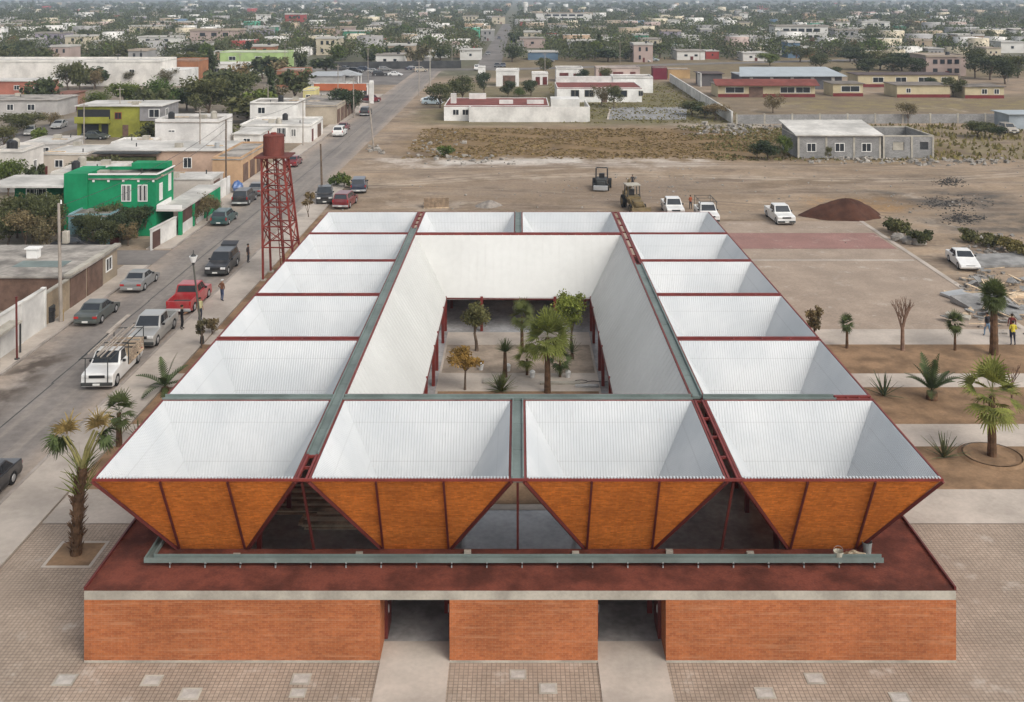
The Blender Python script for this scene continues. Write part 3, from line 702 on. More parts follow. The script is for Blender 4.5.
stake(st)
ld=empty('pole_bundle',(-26.75,68.7,2.13),R(2),'bundle of pale poles and boards lying on the rack of the stake truck','poles')
m=MB(); q=random.Random(5)
for k in range(6): x=-.75+k*.28; m.bar((x+q.uniform(-.1,.1),-2.7+q.uniform(-.6,.5),.06+.05*(k%2)),(x+q.uniform(-.15,.15),2.6+q.uniform(-.6,.8),.08+.06*(k%3)),.07)
m.bar((-.9,1.5,.1),(-.4,4.2,.5),.3,.04)
m.build('poles',surf('pale_pole',(.38,.33,.28),.25,2,.8),ld)
d=protos['suv'][1]
m=MB().hexa([(-.75,0,0),(.75,0,0),(.75,.85,.22),(-.75,.85,.22),(-.75,0,.08),(.75,0,.08),(.75,.85,.28),(-.75,.85,.28)])
o=m.build('rear_hatch',paint('paint_black',PAINTS['black']),hs,(0,d['h']-.45,1.78),bevel=.02)
m=MB()
for y in (-1.2,.9,2.6):
    for sx in (-1,1): m.bar((sx*.9,y,1.0),(sx*.9,y,2.15),.05)
    m.bar((-.9,y,2.15),(.9,y,2.15),.05)
for sx in (-1,1): m.bar((sx*.9,-1.6,2.17),(sx*.9,2.8,2.17),.05)
m.build('rack',M['iron'],fr_)
# backhoe and tractor
def wheel(t,x,y,r,w):
    o=MB().tube((x-w/2,y,r),(x+w/2,y,r),r,r,18).build('wheel',M['tyre'],t); MB().tube((x-w/2-.02,y,r),(x+w/2+.02,y,r),r*.55,r*.55,14).build('rim',surf('machine_yellow',(.17,.125,.06),.3,1.5,.6),o)
ym=surf('machine_yellow',(.17,.125,.06),.3,1.5,.6)
X,Yp=g(632,211)
t=empty('backhoe',(X+.2,Yp+1.5,0),R(8),'yellow backhoe loader with raised folded arm behind the far roof edge','backhoe')
MB().box(-.55,-3.0,.6,.55,.4,1.35).box(-.45,-3.2,.8,.45,-3.,1.25).build('body',ym,t,bevel=.05)
MB().box(-.8,-.7,1.2,.8,.9,1.5).build('cab_base',ym,t)
m=MB()
for x in (-.75,.75):
    for y in (-.65,.85): m.bar((x,y,1.4),(x*.9,y,2.75),.09)
m.build('cab_frame',M['iron'],t); MB().box(-.85,-.8,2.75,.85,1.0,2.85).build('cab_roof',M['coping'],t)
MB().box(-.3,.2,1.5,.3,.5,2.2).build('driver_seat',M['black'],t)
for x in (-.85,.85): wheel(t,x,.8,.75,.45); wheel(t,x*.9,-2.4,.5,.35)
MB().hexa([(-1.1,-4.4,.1),(1.1,-4.4,.1),(1.1,-3.5,.1),(-1.1,-3.5,.1),(-1.1,-4.2,.95),(1.1,-4.2,.95),(1.1,-3.5,.8),(-1.1,-3.5,.8)]).bar((-.7,-3.7,.5),(-.6,-1.2,1.4),.16).bar((.7,-3.7,.5),(.6,-1.2,1.4),.16).build('loader_bucket',ym,t)
MB().bar((0,1.1,.9),(.05,1.7,3.1),.24,.3).bar((.05,1.7,3.1),(.0,3.0,1.6),.2,.24).hexa([(-.4,2.7,.9),(.4,2.7,.9),(.4,3.4,1.),(-.4,3.4,1.),(-.4,2.8,1.6),(.4,2.8,1.6),(.4,3.3,1.5),(-.4,3.3,1.5)]).build('digger_arm',ym,t)
X,Yp=g(602,189)
t=empty('tractor',(X,Yp+.5,0),R(-8),'small dark tractor with a roll bar standing alone on the dirt field','tractor')
MB().box(-.7,-1.4,.45,.7,1.1,1.35).box(-.5,-2.0,.5,.5,-1.4,1.2).build('body',M['iron'],t,bevel=.06)
MB().bar((-.75,.5,1.2),(-.72,.5,2.6),.12).bar((.75,.5,1.2),(.72,.5,2.6),.12).bar((-.78,.5,2.6),(.78,.5,2.6),.12).bar((-.75,-.6,1.2),(-.72,-.5,2.6),.1).bar((.75,-.6,1.2),(.72,-.5,2.6),.1).bar((-.72,-.5,2.62),(-.72,.5,2.62),.1).bar((.72,-.5,2.62),(.72,.5,2.62),.1).build('roll_bar',M['black'],t)
MB().box(-.35,.1,1.35,.35,.5,1.9).build('driver_seat',M['black'],t)
for x in (-1.,1.): wheel(t,x,.7,.62,.45); wheel(t,x*.85,-1.5,.45,.35)
m=MB().box(-.9,-2.6,.2,.9,-2.1,.75).build('loader_bucket',M['galv'],t,bevel=.03)

# ------------------------------------------------------------------ people
def person(x,y,z,rz,label,shirt,trousers,hair=(.03,.02,.015),cap=None,pose='stand',skin=(.30,.17,.10),hgt=1.72,group=None,vest=None):
    k=hgt/1.72
    V=[];E=[];Rr=[]
    def ad(p,r,par=None):
        V.append(Vector(p)*k); Rr.append((r*k,r*k) if not isinstance(r,tuple) else (r[0]*k,r[1]*k))
        if par is not None: E.append((par,len(V)-1))
        return len(V)-1
    pel=ad((0,0,.95),(.155,.11)); wst=ad((0,0,1.10),(.14,.10),pel); ch=ad((0,.01,1.30),(.165,.115),wst); up=ad((0,.01,1.43),(.12,.09),ch)
    nk=ad((0,0,1.51),.055,up); hd=ad((0,-.015,1.58),.075,nk); h2=ad((0,-.01,1.66),.09,hd); ad((0,0,1.70),.06,h2); ad((0,-.095,1.615),.018,hd)
    for sx in (-1,1):
        stp={'stand':.02,'walk':.20*sx}.get(pose,.04*sx)
        hp=ad((sx*.095,0,.88),(.095,.10),pel); kn=ad((sx*.115,-.03-stp*.6,.49),.062,hp); an=ad((sx*.12,.03-stp,.09),.043,kn); ad((sx*.125,-.12-stp,.04),(.045,.035),an)
        sh=ad((sx*.19,.01,1.41),.062,up)
        if pose=='akimbo': el=ad((sx*.34,.06,1.17),.045,sh); wr=ad((sx*.22,-.06,1.01),.033,el); hand=(sx*.19,-.09,.99); dv=Vector((-sx*.5,-.4,-.6))
        elif pose=='hold': el=ad((sx*.25,.02,1.14),.045,sh); wr=ad((sx*.13,-.22,1.16),.033,el); hand=(sx*.10,-.28,1.17); dv=Vector((-sx*.4,-.8,.1))
        else: el=ad((sx*.245,.03,1.15),.045,sh); wr=ad((sx*.26,-.04+stp*.6,.90),.033,el); hand=(sx*.262,-.06+stp*.6,.84); dv=Vector((0,-.25,-1))
        dv.normalize(); pm=ad(hand,(.036,.02),wr); sd=dv.cross(Vector((sx,0,0))).normalized() if pose!='hold' else Vector((sx,0,0))
        for q,(o_,l_) in enumerate(((-.027,.072),(-.009,.082),(.010,.076),(.028,.06))):
            b=Vector(hand)+sd*o_+dv*.03; f1=ad(b+dv*l_*.55,.0095,pm); ad(b+dv*l_+Vector((-sx*.015,-.01,0)),.008,f1)
        tb=ad(Vector(hand)+sd*-.045+dv*-.005,.011,pm); ad(Vector(hand)+sd*-.06+dv*.035,.0095,tb)
    me=bpy.data.meshes.new('person'); me.from_pydata(V,E,[]); o=bpy.data.objects.new('person',me); C.objects.link(o)
    md=o.modifiers.new('s','SKIN'); sb=o.modifiers.new('u','SUBSURF'); sb.levels=1; sb.render_levels=1
    lay=me.skin_vertices[0].data if me.skin_vertices else None
    if lay is None:
        bpy.context.view_layer.objects.active=o
    for i,r in enumerate(Rr): me.skin_vertices[0].data[i].radius=r
    me.skin_vertices[0].data[0].use_root=True
    dg=bpy.context.evaluated_depsgraph_get(); nm=bpy.data.meshes.new_from_object(o.evaluated_get(dg)); bpy.data.objects.remove(o)
    mats=[surf('skin_tone',skin,.1,3,.6),surf('cloth_%d%d%d'%tuple(int(c*99) for c in shirt),shirt,.2,3,.9),surf('cloth_%d%d%d'%tuple(int(c*99) for c in trousers),trousers,.2,3,.9),M['black']]
    nm.materials.clear()
    for m_ in mats: nm.materials.append(m_)
    for p in nm.polygons:
        c=p.center/k; arm=abs(c.x)>.205 and c.z<1.2 if pose!='hold' else (c.y<-.12 and c.z>1.05)
        p.material_index = 3 if c.z<.085 else 0 if c.z>1.49 or (arm and c.z<(1.05 if pose!='hold' else 9) and c.z>.6) else 2 if c.z<.97 else 1
        p.use_smooth=True
    t=bpy.data.objects.new('person',nm); C.objects.link(t); t.location=(x,y,z); t.rotation_euler=(0,0,R(rz)); tag(t,label,'person',group)
    hm=MB(); hm.blob((0,.012*k,1.685*k),(.10*k,.112*k,.085*k),1,.04,12,8)
    if cap: hm.tube((0,-.08*k,1.69*k),(0,-.17*k,1.675*k),.07*k,.055*k,8)
    hm.build('cap' if cap else 'hair',surf('cap_%d'%int(cap[0]*99),cap) if cap else surf('hair_dark',hair),t,smooth=True)
    if vest:
        pass
    em=MB()
    for sx in (-1,1): em.blob((sx*.032*k,-.088*k,1.635*k),.011*k,2,.0,6,4)
    em.build('eyes',M['black'],t)
    return t
X,Yp=g(222,302.5); person(X,Yp,.13,150,'person in a brown vest and blue jeans wearing a white cap on the pavement',(.20,.09,.05),(.07,.10,.18),cap=(.7,.7,.68),pose='akimbo')
X,Yp=g(248,264); person(X,Yp,.13,80,'person in dark clothes standing behind the car with the raised hatch',(.07,.05,.05),(.05,.05,.06))
X,Yp=g(182,331); person(X,Yp,.13,100,'person all in black standing between the silver and the red pickup',(.015,.015,.018),(.015,.015,.02),pose='hold',hgt=1.78)
X,Yp=g(200,322); person(X,Yp,.13,60,'person in a pale yellow shirt beside the street lamp',(.50,.47,.25),(.04,.045,.06),pose='stand')
X,Yp=g(987.5,337); person(X,Yp,.05,200,'person in a black top and light blue jeans left of the shaggy palm',(.025,.025,.03),(.16,.24,.34),pose='walk')
X,Yp=g(1013,346); person(X,Yp,.05,180,'person in a yellow safety shirt at the right edge of the path',(.62,.52,.06),(.03,.035,.06),hair=(.02,.015,.01),pose='hold')
X,Yp=g(1012,338.5); person(X,Yp,.05,160,'person in dark red partly hidden behind the yellow-shirted one',(.16,.03,.03),(.03,.03,.04),pose='stand')
X,Yp=g(690.5,209); person(X,Yp,0,30,'person in a red top bending near the two white trucks',(.34,.09,.04),(.03,.03,.04),pose='hold',hgt=1.6)
X,Yp=g(632.5,188); person(X,Yp,0,0,'person in dark clothes walking on the dirt above the backhoe',(.04,.04,.045),(.03,.03,.03),pose='walk')

# ------------------------------------------------------------------ lamps, poles, tower, bin
def lamp(x,y,h,lean,label,group):
    t=empty('street_lamp',(x,y,.13),0,label,'street lamp',group); top=Vector((lean*h,0,h))
    MB().tube((0,0,0),(0,0,.5),.16,.12,10).build('base',M['iron'],t)
    MB().tube((0,0,.5),top,.085,.06,10).build('pole',surf('lamp_post',(.10,.10,.085),.2,1,.6),t)
    hb=MB().tube(top,top+Vector((0,0,.18)),.08,.1,10).tube(top+Vector((0,0,.62)),top+Vector((0,0,.8)),.22,.05,12).tube(top+Vector((0,0,.8)),top+Vector((0,0,1.05)),.03,.02,6).build('lantern',M['iron'],t)
    MB().tube(top+Vector((0,0,.18)),top+Vector((0,0,.62)),.14,.30,12).build('lamp_glass',surf('lamp_glass',(.8,.8,.78),.05,2,.3),hb)
X,Yp=g(202,345); lamp(X,Yp,5.6,-.11,'tall street lamp with a white lantern beside the red pickup','street lamps')
def upole(px,py,h,label,lean=0,rad=.13,mt=None,box=False,arms=True,z=0.):
    X,Yp=g(px,py); t=empty('utility_pole',(X,Yp,z),0,label,'pole','utility poles'); top=Vector((lean*h,0,h))
    MB().tube((0,0,0),top,rad,rad*.65,8).build('shaft',mt or M['pole'],t)
    if arms: MB().bar(top-Vector((.7,0,.35)),top+Vector((.7,0,-.35)),.1).build('crossarm',M['pole'],t)
    if box:
        MB().box(.14,-.2,h*.66,.6,.25,h*.66+.95).build('transformer',M['coping'],t,bevel=.06)
        MB().tube((0,0,h-.05),(0,0,h+.25),.07,.05,8).build('insulator',M['trim'],t)
upole(61,323,9.0,'tall concrete utility pole with a grey transformer box by the black bin',-.02,.16,box=True,arms=False,z=.13)
X,Yp=g(17,361); t=empty('sign_post',(X,Yp,.13),0,'thin dark rust post standing on the pavement by the white wall','post'); MB().tube((0,0,0),(-.05,0,4.2),.07,.07,8).tube((-.05,0,4.2),(-.05,0,4.28),.1,.1,8).build('shaft',M['steel_dark'],t); MB().tube((0,0,0),(0,0,.06),.18,.18,8).build('foot',M['iron'],t)
upole(226,196,9.5,'wooden pole in front of the pink long house',0,.13,M['bark'],arms=False)
upole(322,191,6.0,'plain wooden post leaning left beside the black pickup',-.03,.15,M['bark'],arms=False)
upole(374,151,8.0,'grey pole leaning left from a heap of rocks at the street edge',-.10,.15,arms=False)
upole(303,146,7.6,'slim pole in front of the white house with barred windows',0,.11)
upole(354,118,8.,'pole among the dark trees on the left kerb',-.02,.12)
upole(419,96,9.,'pole right of the street before the crossing',0,.13); upole(430,92,11.,'taller pale pole with a crossarm right of the street near the tree',0,.14,M['coping'])
upole(285,70,9.,'pole behind the light green building',0,.13); upole(118,86,9,'dark pole in front of the long white warehouse',0,.13,M['iron']); upole(141,80,9,'second dark pole in front of the long white warehouse, near its end',0,.15,M['iron']); upole(133,80,8,'thin pole between the two thick ones at the white warehouse',0,.09,M['iron'])
upole(10,150,4.4,'short pole with a pale lamp at the back street, left edge',0,.09,M['iron'],arms=False)
for px,py,h,lab in ((200,168,8.5,'slim pole behind the green house roof blocks'),(268,126,8,'pole by the low white carport house'),(120,135,8.5,'pole in front of the lime green balcony'),(84,150,7.5,'pole among the low roofs below the lime green house'),(338,104,9,'pole right of the orange fronted shop roof'),(240,86,9,'pole above the big olive trees'),(452,62,8,'pole left of the white box house by the far street'),(620,64,8,'pole on the dry verge above the compound'),(700,60,8,'pole on the verge left of the metal roofed hall'),(368,83,10,'pole just behind the white sign pylon'),(396,60,9,'pole beyond the crossing left of the far street'),(545,80,8,'pole beside the white gate house'),(1008,82,7,'lamp pole in front of the far right tree line'),(960,80,7,'pole in front of the dark trees right of the pink two-storey block')): upole(px,py,h,lab,0,.12)
# bin
X,Yp=g(53,324); t=empty('rubbish_bin',(X-.4,Yp+.2,.13),0,'black rubbish drum standing at the foot of the utility pole','bin')
b_=MB().tube((0,0,0),(0,0,1.15),.42,.45,14).tube((0,0,.4),(0,0,.45),.47,.47,14).tube((0,0,.8),(0,0,.85),.48,.48,14).build('drum',M['black'],t); MB().tube((0,0,1.15),(0,0,1.2),.47,.44,14).build('lid',M['iron'],t)
X,Yp=g(61,321); t=empty('bollard',(X+.25,Yp-.4,.13),0,'short yellow painted post at the utility pole foot','bollard'); MB().tube((0,0,0),(0,0,.8),.13,.13,10).blob((0,0,.8),.13,1,.0).build('post',surf('dull_yellow',(.32,.22,.07)),t)
# red lattice water tower
TX,TY,LB=-20.95,92.5,1.42
t=empty('water_tower',(TX,TY,.1),0,'red lattice water tower with a round red tank beside the market','water tower')
hp=10.6; tb=.95
LN=.068
def leg(sx,sy,z): f=z/hp; w=LB+(tb-LB)*f; return Vector((sx*w-LN*z,sy*w,z))
for sx,sy in ((-1,-1),(1,-1),(1,1),(-1,1)):
    o=MB().bar(leg(sx,sy,0),leg(sx,sy,hp),.17).build('leg',M['tower'],t); MB().box(*(leg(sx,sy,0)+Vector((-.25,-.25,-.1))),*(leg(sx,sy,0)+Vector((.25,.25,.06)))).build('foot_plate',M['coping'],o)
lv=[2.8,4.6,6.3,7.8,9.2,hp]
cs=[(-1,-1),(1,-1),(1,1),(-1,1)]
for i in range(4):
    a,b=cs[i],cs[(i+1)%4]; m=MB()
    for q,z in enumerate(lv):
        m.bar(leg(*a,z),leg(*b,z),.10)
        if q: z0=lv[q-1]; m.bar(leg(*a,z0),leg(*b,z),.075); m.bar(leg(*b,z0),leg(*a,z),.075)
    m.build('bracing',M['tower'],t)
ox=-LN*hp
m=MB().box(ox-1.5,-1.5,hp,ox+1.5,1.5,hp+.12)
o=m.build('platform',M['tank'],t)
m=MB().tube((ox-.1,0,hp+.12),(ox-.1,0,hp+1.85),.92,.92,28).tube((ox-.1,0,hp+1.85),(ox-.1,0,hp+1.95),.95,.80,28)
for z in (.6,1.2): m.tube((ox-.1,0,hp+.12+z),(ox-.1,0,hp+.17+z),.94,.94,28)
o=m.build('tank',M['tank'],t); MB().tube((ox-.1,0,hp+1.95),(ox-.1,0,hp+2.1),.25,.25,12).tube((ox-.6,.2,hp+1.95),(ox-.6,.2,hp+2.2),.06,.06,8).build('hatch',M['tower'],o)
m=MB()
for x in (-.2,.2): m.bar((x-.0,.2,0),(ox+x,.2,hp),.06)
for k in range(30): z=.3+k*.34; m.bar((-.2-LN*z,.2,z),(.2-LN*z,.2,z),.04)
m.build('ladder',M['tower'],t)
m=MB().tube((.15,-.1,0),(ox+.1,-.1,hp),.09,.09,8); m.build('pipe',M['tower'],t)
X,Yp=g(285,250); t=empty('control_box',(-18.7,95.8,.06),0,'dark control cabinet at the foot of the red tower','cabinet'); MB().box(-.5,-.3,0,.5,.3,1.5).build('case',M['iron'],t,bevel=.03); MB().box(-.44,-.33,.1,.44,-.302,1.4).build('door',M['black'],t)
# ------------------------------------------------------------------ vegetation
def np_mesh(name,v,f,mats,mi=None):
    v=np.asarray(v,dtype=np.float32).reshape(-1,3); f=np.asarray(f,dtype=np.int32); nv=f.shape[1]
    me=bpy.data.meshes.new(name); me.vertices.add(len(v)); me.vertices.foreach_set('co',v.ravel())
    me.loops.add(f.size); me.loops.foreach_set('vertex_index',f.ravel())
    me.polygons.add(len(f)); me.polygons.foreach_set('loop_start',np.arange(0,f.size,nv,dtype=np.int32)); me.polygons.foreach_set('loop_total',np.full(len(f),nv,dtype=np.int32))
    for m in (mats if isinstance(mats,(list,tuple)) else [mats]): me.materials.append(m)
    if mi is not None: me.polygons.foreach_set('material_index',np.asarray(mi,dtype=np.int32))
    me.update(calc_edges=True); me.validate(); return me
def leaf_quads(P,size,rng,droop=0.):
    n=len(P); d=rng.normal(size=(n,3)); d/=np.linalg.norm(d,axis=1,keepdims=True)+1e-9
    a=rng.normal(size=(n,3)); a-=d*(a*d).sum(1,keepdims=True); a/=np.linalg.norm(a,axis=1,keepdims=True)+1e-9
    b=np.cross(d,a); s=size*rng.uniform(.6,1.35,size=(n,1)); w=s*rng.uniform(.45,.8,size=(n,1))
    v=np.stack([P-a*s*.5-b*w*.2,P-b*w*.5*0+b*w*.5,P+a*s*.5+b*w*.15,P-b*w*.5],1)
    return v.reshape(-1,3), np.arange(4*n).reshape(n,4)
def cloud(clumps,n,rng,shell=.55):
    w=np.array([c[1][0]*c[1][1] for c in clumps]); w=w/w.sum(); idx=rng.choice(len(clumps),n,p=w)
    d=rng.normal(size=(n,3)); d/=np.linalg.norm(d,axis=1,keepdims=True); r=rng.uniform(0,1,size=(n,1))**shell
    r*=1+rng.normal(0,.10,size=(n,1))
    cen=np.array([c[0] for c in clumps])[idx]; rad=np.array([c[1] for c in clumps])[idx]
    return cen+d*r*rad
def tree_mesh(seed,h,rad,th,ncl,nleaf,ls,tr,leaf,bark=None,tall=1.,sparse=.5):
    rng=np.random.default_rng(seed); q=random.Random(seed); cl=[]
    cz=(th+h)/2; hz=(h-th)/2
    for k in range(ncl):
        a=2*math.pi*k/ncl*1.9+q.uniform(-.6,.6); rr=rad*q.uniform(.15,.72); zz=cz+hz*q.uniform(-.55,.6); 
        sh=1-.45*abs((zz-cz)/hz)
        s=rad*q.uniform(.30,.50)
        cl.append(((rr*sh*math.cos(a),rr*sh*math.sin(a),zz),(s,s,min(s*.8,hz*.55)*tall)))
    P=cloud(cl,nleaf,rng,sparse); v,f=leaf_quads(P,ls,rng)
    crown=np_mesh('crown',v,f,leaf)
    m=MB(); q=random.Random(seed+1)
    bend=Vector((q.uniform(-.15,.15),q.uniform(-.15,.15),0))*th
    top=Vector((0,0,th))+bend
    m.path([Vector((0,0,-.1)),Vector((0,0,th*.5))+bend*.3,top],[tr*1.25,tr*.9,tr*.75],7)
    for k,(c,s) in enumerate(cl):
        if k%2==0 or ncl<6:
            c=Vector(c); mid=top.lerp(c,.5)+Vector((q.uniform(-.2,.2),q.uniform(-.2,.2),.15))*rad*.4
            m.path([top-Vector((0,0,th*.15*q.random())),mid,c],[tr*.55,tr*.32,tr*.1],5)
    trunk=m.mesh('trunk',bark or M['bark']); return trunk,crown
def put_tree(meshes,name,x,y,z,label,cat='tree',group=None,rz=0,scale=1.):
    t=empty(name,(x,y,z),rz,label,cat,group); t.scale=scale if isinstance(scale,tuple) else (scale,)*3
    for me,nm in zip(meshes,('trunk','crown')): child(me,nm,t)
    return t
def bare_mesh(seed,h,spread,mt,r=.05):
    q=random.Random(seed); m=MB()
    def grow(p,d,l,r_,dep):
        e=p+d*l; m.tube(p,e,r_,r_*.65,5,False)
        if dep==0: return
        for k in range(3 if dep>1 else 2):
            nd=(d+Vector((q.uniform(-1,1)*spread,q.uniform(-1,1)*spread,q.uniform(.0,.5)))).normalized(); grow(p+d*l*q.uniform(.75,1),nd,l*q.uniform(.55,.8),r_*.6,dep-1)
    tr=MB(); tr.tube((0,0,-.1),(0,0,h*.42),r*1.3,r,7)
    for k in range(5): grow(Vector((0,0,h*(.30+.03*k))),Vector((q.uniform(-.6,.6),q.uniform(-.6,.6),1.2)).normalized(),h*.24,r*.6,3)
    return tr.mesh('trunk',mt),m.mesh('crown',mt)
def blade(V,F,p,d,up,l,w,droop,seg=3):
    side=d.cross(up); side=side.normalized() if side.length>1e-4 else Vector((1,0,0)); b=len(V); pos=Vector(p); dd=Vector(d)
    for k in range(seg+1):
        t=k/seg; ww=w*(1-t*.85) if k else w*.55
        V.append(pos-side*ww/2); V.append(pos+side*ww/2)
        pos=pos+dd*l/seg; dd=(dd+Vector((0,0,-droop/seg))).normalized()
    for k in range(seg): F.append((b+2*k,b+2*k+1,b+2*k+3,b+2*k+2))
def fan_frond(V,F,p,az,el,pet,bl,q,droop=.5,nl=13):
    d=Vector((math.cos(az)*math.cos(el),math.sin(az)*math.cos(el),math.sin(el)))
    blade(V,F,p,d,Vector((0,0,1)),pet,.05,.25,2); e=Vector(p)+d*pet+Vector((0,0,-.06*pet))
    side=d.cross(Vector((0,0,1))).normalized(); up=side.cross(d)
    ro=q.uniform(-.65,.65); side,up=(side*math.cos(ro)+up*math.sin(ro)),(up*math.cos(ro)-side*math.sin(ro))
    for k in range(nl):
        a=R(-85+170*k/(nl-1)); ld=(d*math.cos(a)+side*math.sin(a)+up*.12).normalized()
        blade(V,F,e,ld,up,bl*(1-.25*abs(a)/1.5)*q.uniform(.85,1.1),bl*.17,droop*q.uniform(.6,1.3),3)
def feather_frond(V,F,p,az,el,l,q,droop=.9,nl=16,lw=.35):
    d=Vector((math.cos(az)*math.cos(el),math.sin(az)*math.cos(el),math.sin(el))); pos=Vector(p); dd=d; pts=[]
    for k in range(nl+1):
        pts.append((pos.copy(),dd.copy())); pos=pos+dd*l/nl; dd=(dd+Vector((0,0,-droop/nl))).normalized()
    for k in range(nl):
        p0,d0=pts[k]; side=d0.cross(Vector((0,0,1))).normalized(); up=side.cross(d0); t=k/nl
        V_=len(V); V.extend([p0-side*.02,p0+side*.02,pts[k+1][0]+side*.02,pts[k+1][0]-side*.02]); F.append((V_,V_+1,V_+2,V_+3))
        if k<2: continue
        for sx in (-1,1):
            blade(V,F,p0,(side*sx*.8+d0*.65+up*.25).normalized(),up,lw*l*.55*math.sin(math.pi*(.12+.83*t)),.15,.35,2)
def vf(V,F,name,mt): return np_mesh(name,[tuple(v) for v in V],F,mt)
def fan_palm(seed,h,tr,nf,pet,bl,label,x,y,z,leaf='palm',dry=6,name='fan_palm',group=None,top=.0,lean=0.,elmin=-50):
    q=random.Random(seed); t=empty(name,(x,y,z),0,label,'palm',group)
    m=MB(); k=max(4,int(h/.35)); pts=[Vector((lean*h*(i/k)**1.5,0,h*i/k-.05)) for i in range(k+1)]; m.path(pts,[tr*(1.35-.5*i/k)*(1+.07*(i%2)) for i in range(k+1)],10)
    m.build('trunk',M['palmbark'],t)
    V=[];F=[]; p=pts[-1]
    for i in range(nf):
        f=i/(nf-1); el=R(82-(82-elmin)*f+q.uniform(-8,8)); fan_frond(V,F,p+Vector((0,0,.25*(1-f))),i*2.4+q.uniform(-.3,.3),el,pet*q.uniform(.8,1.15),bl*q.uniform(.85,1.1),q,.35+.5*f)
    child(vf(V,F,'crown',M[leaf]),'crown',t)
    if dry:
        V=[];F=[]
        for i in range(dry): fan_frond(V,F,p-Vector((0,0,.15)),i*6.28/dry+q.uniform(-.3,.3),R(-62+q.uniform(-12,12)),pet*.7,bl*.8,q,.6,9)
        child(vf(V,F,'dry_fronds',M['palm_dry']),'dry_fronds',t)
    return t
def feather_palm(seed,h,tr,nf,l,label,x,y,z,leaf='palm_dark',name='feather_palm',el0=78,el1=10,droop=1.,group=None):
    q=random.Random(seed); t=empty(name,(x,y,z),0,label,'palm',group)
    m=MB(); k=max(3,int(h/.2)); m.path([Vector((0,0,h*i/k-.05)) for i in range(k+1)],[tr*(1.2-.2*i/k)*(1+.1*(i%2)) for i in range(k+1)],9); m.build('trunk',M['palmbark'],t)
    V=[];F=[]
    for i in range(nf): f=i/max(1,nf-1); feather_frond(V,F,(0,0,h),i*2.4+q.uniform(-.3,.3),R(el0+(el1-el0)*f+q.uniform(-6,6)),l*q.uniform(.8,1.1),q,droop*(.6+.6*f))
    child(vf(V,F,'crown',M[leaf]),'crown',t); return t
def agave(seed,n,l,w,label,x,y,z,leaf='agave',stem=.0,name='agave',cat='plant',group=None):
    q=random.Random(seed); t=empty(name,(x,y,z),0,label,cat,group); V=[];F=[]
    if stem: MB().path([Vector((0,0,-.05)),Vector((0,0,stem*.5)),Vector((0,0,stem))],[.16,.13,.1],8).build('trunk',M['palmbark'],t)
    for i in range(n):
        f=i/n; el=R(85-72*f+q.uniform(-7,7)); az=i*2.4+q.uniform(-.3,.3)
        d=Vector((math.cos(az)*math.cos(el),math.sin(az)*math.cos(el),math.sin(el))); side=d.cross(Vector((0,0,1))).normalized()
        blade(V,F,Vector((0,0,stem+.03)),d,side.cross(d),l*q.uniform(.8,1.1),w,.25*f,3); blade(V,F,Vector((0,0,stem+.03)),d,side,l*q.uniform(.75,1.),w*.35,.25*f,3)
    child(vf(V,F,'leaves',M[leaf]),'leaves',t); return t
# --- right hand planting
BZ0=.05
X,Yp=g(992,457); fan_palm(3,3.35,.18,34,.95,1.0,'large fan palm with a brown trunk in a round soil basin',X,Yp,BZ0,dry=2,elmin=-50)
tag(MB().tube((0,0,0),(0,0,.10),1.75,1.55,28,False).tube((0,0,.10),(0,0,.02),1.45,1.2,28,False).add([(1.2*math.cos(a),1.2*math.sin(a),.02) for a in [6.2832*k/28 for k in range(28)]],[tuple(range(28))]).build('soil_basin',M['soil'],None,(X,Yp,BZ0+.005)),'round ring of soil around the foot of the large fan palm','soil basin')
X,Yp=g(932,400); feather_palm(5,.5,.3,17,2.3,'wide arching feather palm clump on the middle soil bed',X,Yp,BZ0,droop=.8,el1=30)
X,Yp=g(884,397); agave(6,20,1.55,.17,'grey green agave at the roof corner on the middle soil bed',X,Yp,BZ0)
X,Yp=g(944,459); agave(7,22,1.5,.16,'spiky agave on the nearest soil bed left of the large fan palm',X,Yp,BZ0)
X,Yp=g(994,355); q_=fan_palm(8,4.0,.22,70,.35,.85,'tall shaggy palm with a dense drooping green head beside the people',X,Yp,BZ0,leaf='palm_dark',dry=0,elmin=-88,name='shaggy_palm')
X,Yp=g(847,349); fan_palm(9,1.7,.08,20,.2,.55,'small weeping palm left of the bare tree',X,Yp,BZ0,leaf='palm_dark',dry=0,elmin=-75,name='young_palm')
X,Yp=g(955,351); fan_palm(10,1.9,.07,22,.28,.62,'slim weeping palm right of the bare tree',X,Yp,BZ0,leaf='palm_dark',dry=0,elmin=-70,name='young_palm')
X,Yp=g(902.5,351); put_tree(bare_mesh(4,3.9,.55,surf('bare_bark',(.22,.14,.10),.3,3,.9),.12),'bare_tree',X,Yp,BZ0,'leafless brown tree standing alone between two small palms')
X,Yp=g(1012,400); put_tree(bare_mesh(9,2.4,.3,surf('bare_bark',(.22,.14,.10),.3,3,.9),.06),'bare_tree',X,Yp,BZ0,'thin leafless sapling behind the large fan palm')
X,Yp=g(815,340); put_tree(tree_mesh(12,2.9,.75,.5,9,900,.22,.06,M['leaf_brown'],tall=1.4),'young_tree',X,Yp,BZ0,'narrow brown green tree touching the right roof edge')
